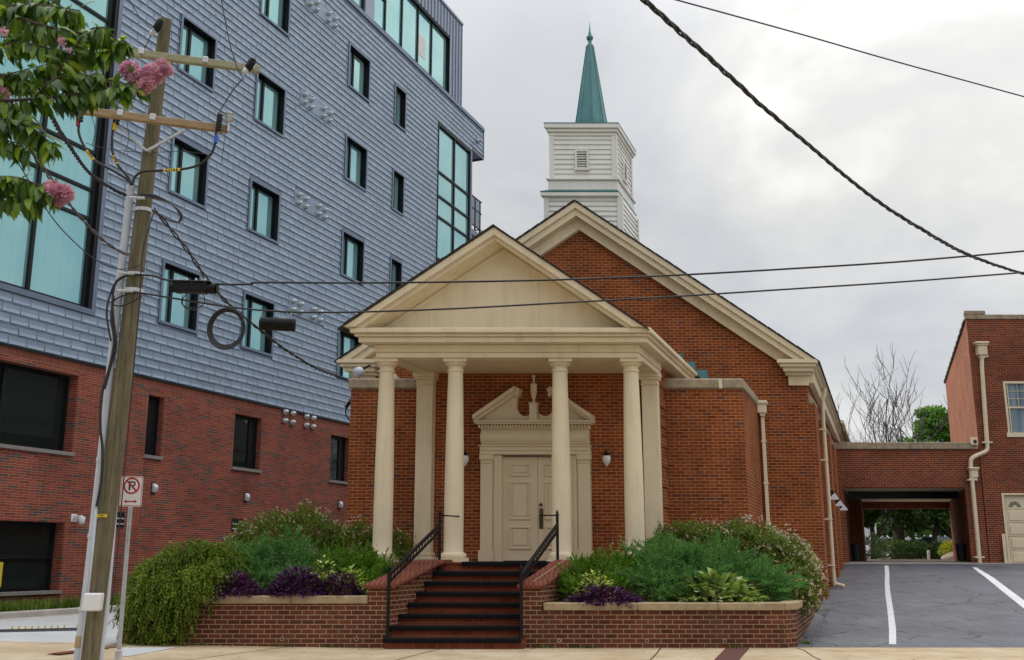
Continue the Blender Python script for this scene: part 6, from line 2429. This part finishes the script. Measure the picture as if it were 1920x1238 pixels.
# shrubs, boulder, marker and vehicles beyond the passage
def far_bush(px, Y, rx, rz, label, mat, n, leaf, name='far_shrub', zc=None):
    b = at_base(px, Y)
    t = thing(name, b, label, 'shrub', 'shrubs beyond the passage')
    cs = [(b[0], Y, 1.42 + rz * .6, rx, rx * .8, rz * .62), (b[0] - rx * .4, Y - .1, 1.4 + rz * .45, rx * .7, rx * .6, rz * .5), (b[0] + rx * .45, Y, 1.4 + rz * .42, rx * .65, rx * .6, rz * .5)]
    P, O, _ = clumps(cs, n, .7, .15)
    V, F = leaves(P, O + rdir(len(P)) * .9, rdir(len(P)), leaf * rng.uniform(.6, 1.3, len(P)), leaf * .5)
    arr_mesh('foliage', V, F, MATS[mat], t)
    branches(t, (b[0], Y, 1.4), cs, 6, .025)


far_bush(1626, 55, .62, 1.05, 'clipped dark round bush just beyond the passage at its left', 'oak_leaf', 2200, .09, 'round_bush')
far_bush(1668, 60, 1.1, .85, 'olive brown low shrub beyond the passage, left of the middle', 'abelia_leaf', 1700, .14)
far_bush(1696, 59, 1.0, .85, 'dark low shrub beyond the passage at the middle', 'oak_leaf', 1700, .14)
far_bush(1716, 60, .9, .75, 'dark low shrub beyond the passage left of the white marker post', 'oak_leaf', 1500, .14)
far_bush(1748, 60, .9, .8, 'dark low shrub beyond the passage right of the white marker post', 'oak_leaf', 1500, .14)
far_bush(1784, 56, .85, .85, 'golden yellow low shrub behind the boulder beyond the passage', 'gold_leaf', 2200, .12, 'golden_shrub')
b = at_base(1781, 54.6, 1.44)
t = thing('boulder', b, 'pale flat boulder at the right end of the passage view', 'boulder')
m = MB()
n, k = 18, 9
pts, F = [], []
for j in range(k + 1):
    ph = math.pi / 2 * j / k
    for i in range(n):
        th = 2 * math.pi * i / n
        w = 1 + .13 * math.sin(3 * th + 1) + .08 * math.sin(5 * th + j)
        pts.append((b[0] + .78 * w * math.cos(th) * math.cos(ph) ** .7, b[1] + .5 * w * math.sin(th) * math.cos(ph) ** .7, 1.40 + .36 * math.sin(ph) * w))
for j in range(k): F += [[j * n + i, j * n + (i + 1) % n, (j + 1) * n + (i + 1) % n, (j + 1) * n + i] for i in range(n)]
m.add(pts, F)
m.build('stone', ROCK, t, smooth=True)
b = at_base(1729, 55.5, 1.42)
t = thing('marker_post', b, 'short white marker post beyond the passage', 'post')
m = MB()
m.lathe(b, [(.07, 0), (.07, .42), (.06, .46), (.02, .48)], 12)
m.build('post', WHITE2, t, auto=40)


def car(px, Y, body, label, yaw):
    b = Vector(at_base(px, Y, 1.47))
    t = thing('parked_car', b, label, 'car', 'parked cars beyond the passage')
    c_, s_ = math.cos(yaw), math.sin(yaw)
    T = lambda x, y, z: b + Vector((x * c_ - y * s_, x * s_ + y * c_, z))
    m = MB(T)
    prof = [(-2.2, .30), (2.2, .30), (2.25, .62), (2.1, .80), (1.25, .92), (-1.55, .95), (-2.15, .88), (-2.25, .6)]
    m.prism(prof, -.86, .86)
    m.build('body', body, t, bevel=.06)
    m = MB(T)
    m.add([(1.25, -.80, .90), (1.25, .80, .90), (-1.6, .80, .93), (-1.6, -.80, .93), (.45, -.64, 1.42), (.45, .64, 1.42), (-1.0, .64, 1.44), (-1.0, -.64, 1.44)], [[0, 1, 5, 4], [1, 2, 6, 5], [2, 3, 7, 6], [3, 0, 4, 7]])
    m.build('window', DGLASS, t)
    m = MB(T)
    m.box(-1.02, .47, -.65, .65, 1.421, 1.47)
    m.build('roof', body, t, bevel=.03)
    for x in (-1.4, 1.4):
        for y in (-.80, .80):
            m = MB()
            m.lathe(T(x, y - .1, .31), [(.2, 0), (.31, .01), (.31, .19), (.2, .2)], 16, ax=T(0, 1, 0) - T(0, 0, 0))
            w = m.build('wheel', RUBBER, t)


car(1650, 78, CARW, 'white parked car beyond the passage near the white trailer', .4)
car(1715, 80, CARW, 'white parked car half hidden by shrubs at the middle of the passage view', .2)
car(1752, 74, CARB, 'blue grey parked car beyond the shrubs at the right of the passage view', .5)
b = Vector(at_base(1620, 84, 1.47))
t = thing('box_trailer', b, 'white box trailer far behind the passage at its left edge', 'trailer')
T = lambda x, y, z: b + Vector((x, y, z))
m = MB(T); m.box(-3.4, .72, 0, 2.3, .6, 2.75); m.build('box', WHITE2, t, bevel=.04)
m = MB(T)
for x in (-3.0, -2.2, -1.4, -.6, .1): m.box(x, x + .05, -.025, -.003, .65, 2.7)
m.box(-3.38, .70, -.03, -.004, .62, .72); m.build('rib', GALV, t)
for x in (-1.9, -1.0):
    m = MB(); m.lathe(T(x, .05, .36), [(.2, 0), (.36, .01), (.36, .22), (.2, .23)], 16, ax=(0, 1, 0)); m.build('wheel', RUBBER, t)

# --- crape myrtle close to the camera, upper left
random.seed(5)
mt = thing('crape_myrtle', (-4.6, 5.3, .05), 'leafy crape myrtle with pink flowers hanging into the upper left corner', 'tree')
YM = 5.2
m = MB()
m.tube(catmull([(-4.6, 5.3, .0), (-4.55, 5.3, 1.2), (-4.4, 5.25, 2.4), (-4.1, 5.25, 3.3)], 5), [.09 - .05 * i / 15 for i in range(16)], 10)
m.tube(catmull([(-4.52, 5.3, 1.5), (-4.9, 5.5, 2.6), (-5.2, 5.6, 3.8)], 5), [.07 - .045 * i / 10 for i in range(11)], 8)
m.build('trunk', BARK2, mt, smooth=True)
tw = MB()
LP, LD, LN, LL = [], [], [], []


def shoot(pts, r0, dens, size=1.0, Yj=.25):
    path = catmull([at(x, y, Y) for x, y, Y in pts], 6)
    k = len(path)
    tw.tube(path, [r0 * (1 - .75 * i / (k - 1)) for i in range(k)], 6)
    L = sum((path[i + 1] - path[i]).length for i in range(k - 1))
    n = int(L * dens)
    for j in range(n):
        f = (j + random.random()) / n * (k - 1)
        i = min(int(f), k - 2)
        p = path[i].lerp(path[i + 1], f - i)
        d = (path[i + 1] - path[i]).normalized()
        side = Vector((random.gauss(0, 1), random.gauss(0, .8), random.gauss(-.8, .7)))
        side = (side - d * side.dot(d)).normalized()
        ld = (d * .45 + side + Vector((0, 0, -.55))).normalized()
        LP.append(p); LD.append(ld)
        LN.append(Vector((random.gauss(0, .35), random.gauss(-.5, .4), random.gauss(.9, .3))))
        LL.append(size * random.uniform(.75, 1.2))


SH = [
    ([(-420, 60, 5.25), (-150, 120, 5.2), (0, 140, 5.15), (90, 150, 5.1), (160, 62, 5.1), (196, 52, 5.05)], .012),
    ([(-300, 30, 5.3), (-60, 45, 5.3), (0, 17, 5.3), (60, 8, 5.25), (150, 20, 5.2)], .012),
    ([(0, 17, 5.3), (70, 45, 5.2), (140, 60, 5.2), (200, 70, 5.15), (238, 78, 5.1)], .008),
    ([(-400, 230, 5.0), (-100, 200, 5.0), (0, 190, 5.0), (110, 182, 5.0), (180, 170, 5.0), (228, 160, 4.95), (262, 148, 4.95)], .013),
    ([(110, 182, 5.0), (150, 150, 5.0), (185, 135, 5.0)], .006),
    ([(60, 188, 5.0), (100, 150, 5.0), (150, 140, 5.05), (205, 150, 5.0), (240, 158, 5.0)], .006),
    ([(-300, 330, 4.9), (-60, 260, 4.9), (0, 225, 4.9), (40, 232, 4.9), (75, 250, 4.9), (98, 275, 4.9)], .009),
    ([(-300, 420, 4.8), (-50, 340, 4.8), (0, 332, 4.8), (40, 335, 4.8), (78, 350, 4.8), (95, 352, 4.8)], .009),
    ([(-150, 120, 5.2), (-20, 90, 5.2), (40, 80, 5.2), (110, 95, 5.2), (170, 100, 5.15), (225, 92, 5.1)], .008),
    ([(-100, 200, 5.0), (-10, 150, 5.1), (50, 130, 5.1), (100, 118, 5.1)], .006),
    ([(-60, 260, 4.9), (-10, 262, 4.9), (30, 268, 4.9), (60, 285, 4.9)], .006),
    ([(-50, 340, 4.8), (-10, 360, 4.8), (30, 372, 4.8), (70, 370, 4.8)], .005),
    ([(-60, 0, 5.4), (10, -20, 5.4), (70, -10, 5.35), (120, 15, 5.3), (150, 45, 5.3)], .008),
    ([(-60, 60, 5.5), (10, 70, 5.45), (50, 60, 5.4), (100, 50, 5.4)], .006),
    ([(0, 190, 5.0), (30, 205, 5.0), (60, 215, 4.95)], .005),
]
for i, (pts, r) in enumerate(SH):
    shoot(pts, r, 120 if i not in (0, 3) else 92, 1.0)
# limbs that tie the shoots to the trunk
for e_ in (at(-420, 60, 5.25), at(-300, 30, 5.3), at(-400, 230, 5.0), at(-300, 330, 4.9), at(-300, 420, 4.8), at(-60, 0, 5.4), at(-60, 60, 5.5)):
    tw.tube(catmull([Vector((-4.3, 5.25, 2.6)), Vector((-4.3, 5.25, 2.6)).lerp(e_, .5) + Vector((0, 0, .12)), e_], 5), [.035 - .02 * i / 10 for i in range(11)], 7)
tw.build('branch', BARK2, mt, smooth=True)
P, D, N = (np.array([tuple(v) for v in q]) for q in (LP, LD, LN))
V, F = leaves(P, D, unit(N), .118 * np.array(LL), .038 * np.array(LL), 'blade')
arr_mesh('leaf_mass', V, F, MATS['myrtle_leaf'], mt, smooth=True)
# more crown out of the frame so that the tree is whole from other places
n = 2600
cc = [(-4.6, 5.4, 3.9, .9, .9, .7), (-4.0, 5.5, 3.5, .5, .6, .5), (-5.2, 5.6, 3.8, .8, .8, .7)]
P, O, _ = clumps(cc, n, .4, .25)
P = P[P[:, 0] < -3.25]
V, F = leaves(P, unit(rdir(len(P)) + np.array([0, 0, -.5])), rdir(len(P)) + np.array([0, 0, 1.]), .09, .042, 'blade')
arr_mesh('crown', V, F, MATS['myrtle_leaf'], mt)


def panicle(blobs, n, Y):
    V_, F_ = [], []
    parts = []
    for (x, y, rpx) in blobs:
        c = np.array(at(x, y, Y + random.uniform(-.03, .03)))
        r = rpx * Y * .976 / FOC
        k = int(n * (rpx / 20) ** 2)
        d = rdir(k)
        P = c + d * r * (.55 + .45 * rng.random((k, 1)))
        parts.append(leaves(P, d + rdir(k) * .9, rdir(k), .013 * rng.uniform(.7, 1.3, k), .012))
    V, F = merge(parts)
    arr_mesh('flower_cluster', V, F, MATS['pink_petal'], mt)


panicle([(245, 133, 20), (262, 150, 22), (268, 165, 14), (285, 135, 17), (303, 127, 17), (314, 133, 10), (296, 145, 12), (236, 128, 12), (278, 156, 14)], 900, 4.95)
panicle([(104, 358, 17), (121, 362, 16), (112, 374, 14), (95, 350, 11), (130, 368, 9)], 900, 4.8)
panicle([(2, 178, 15), (14, 196, 10), (25, 205, 8), (-12, 160, 14)], 600, 5.1)
panicle([(116, 77, 6), (118, 83, 4)], 500, 5.05)
panicle([(130, 95, 4)], 500, 5.05)
panicle([(8, 60, 7)], 500, 5.05)

# ================================================================== SKY AND SUN
w = bpy.data.worlds.new("World")
scene.world = w
w.use_nodes = True
nt = w.node_tree
bg = nt.nodes['Background']
SUN_EL, SUN_AZ = math.radians(46), math.radians(-34)     # azimuth from the street axis, towards the left
sd = Vector((math.sin(SUN_AZ) * math.cos(SUN_EL), math.cos(SUN_AZ) * math.cos(SUN_EL), math.sin(SUN_EL)))
sky = nt.nodes.new('ShaderNodeTexSky')
sky.sky_type = 'NISHITA'
sky.sun_disc = False
sky.sun_elevation = SUN_EL
sky.sun_rotation = SUN_AZ
sky.air_density = 1.6
sky.dust_density = 3.0
tc = nt.nodes.new('ShaderNodeTexCoord')
mp = nt.nodes.new('ShaderNodeMapping')
mp.inputs['Scale'].default_value = (1, 1, 2.1)
mp.inputs['Location'].default_value = (.15, .4, .3)
nt.links.new(tc.outputs['Generated'], mp.inputs[0])
n1 = node(nt, 'ShaderNodeTexNoise', Scale=2.1, Detail=7, Roughness=.52)
n1.inputs['Distortion'].default_value = .5
nt.links.new(mp.outputs[0], n1.inputs['Vector'])
n2 = node(nt, 'ShaderNodeTexNoise', Scale=5.5, Detail=6, Roughness=.55)
nt.links.new(mp.outputs[0], n2.inputs['Vector'])
cl = ramp(nt, n1.outputs[0], [(.36, (.57, .59, .63)), (.45, (.66, .67, .69)), (.53, (.75, .748, .745)), (.62, (.97, .96, .945))])
cl = mix(nt, .5, cl, ramp(nt, n2.outputs[0], [(.3, (.86, .87, .89)), (.7, (1.08, 1.08, 1.07))]), 'MULTIPLY')
sep = nt.nodes.new('ShaderNodeSeparateXYZ')
nt.links.new(tc.outputs['Generated'], sep.inputs[0])
zen = ramp(nt, sep.outputs['Z'], [(0, (.88, .90, .95)), (.12, (.90, .92, .955)), (.32, (1.03, 1.025, 1.01)), (.48, (1.26, 1.25, 1.23)), (.72, (2.3, 2.3, 2.3)), (1, (4.0, 4.0, 4.0))])
cl = mix(nt, 1.0, cl, zen, 'MULTIPLY')
yr = node(nt, 'ShaderNodeMapRange')
yr.inputs['From Min'].default_value = -1
yr.inputs['From Max'].default_value = .2
yr.inputs['To Min'].default_value = .76
yr.inputs['To Max'].default_value = 1
nt.links.new(sep.outputs['Y'], yr.inputs['Value'])
yc = nt.nodes.new('ShaderNodeCombineColor')
for i_ in range(3): nt.links.new(yr.outputs[0], yc.inputs[i_])
cl = mix(nt, 1.0, cl, yc.outputs[0], 'MULTIPLY')
cl = mix(nt, 1.0, cl, ramp(nt, sep.outputs['X'], [(0, (.96, .96, .96)), (.38, (1.13, 1.12, 1.105))]), 'MULTIPLY')
sc = mix(nt, 1.0, sky.outputs[0], (.1, .1, .1), 'MULTIPLY')
fin = mix(nt, .10, cl, sc)
nt.links.new(fin, bg.inputs['Color'])
bg.inputs['Strength'].default_value = 1.0

sun = bpy.data.lights.new('sun', 'SUN')
sun.energy = 1.5
sun.angle = math.radians(14)
sun.color = (1, .96, .9)
so = bpy.data.objects.new('sun', sun)
COL.objects.link(so)
so.rotation_euler = (-sd).to_track_quat('-Z', 'Y').to_euler()
so.location = (0, 0, 30)

scene.view_settings.view_transform = 'Standard'
scene.view_settings.look = 'None'
scene.view_settings.exposure = 0
scene.view_settings.gamma = 1
scene.cycles.max_bounces = 6
scene.cycles.use_denoising = True
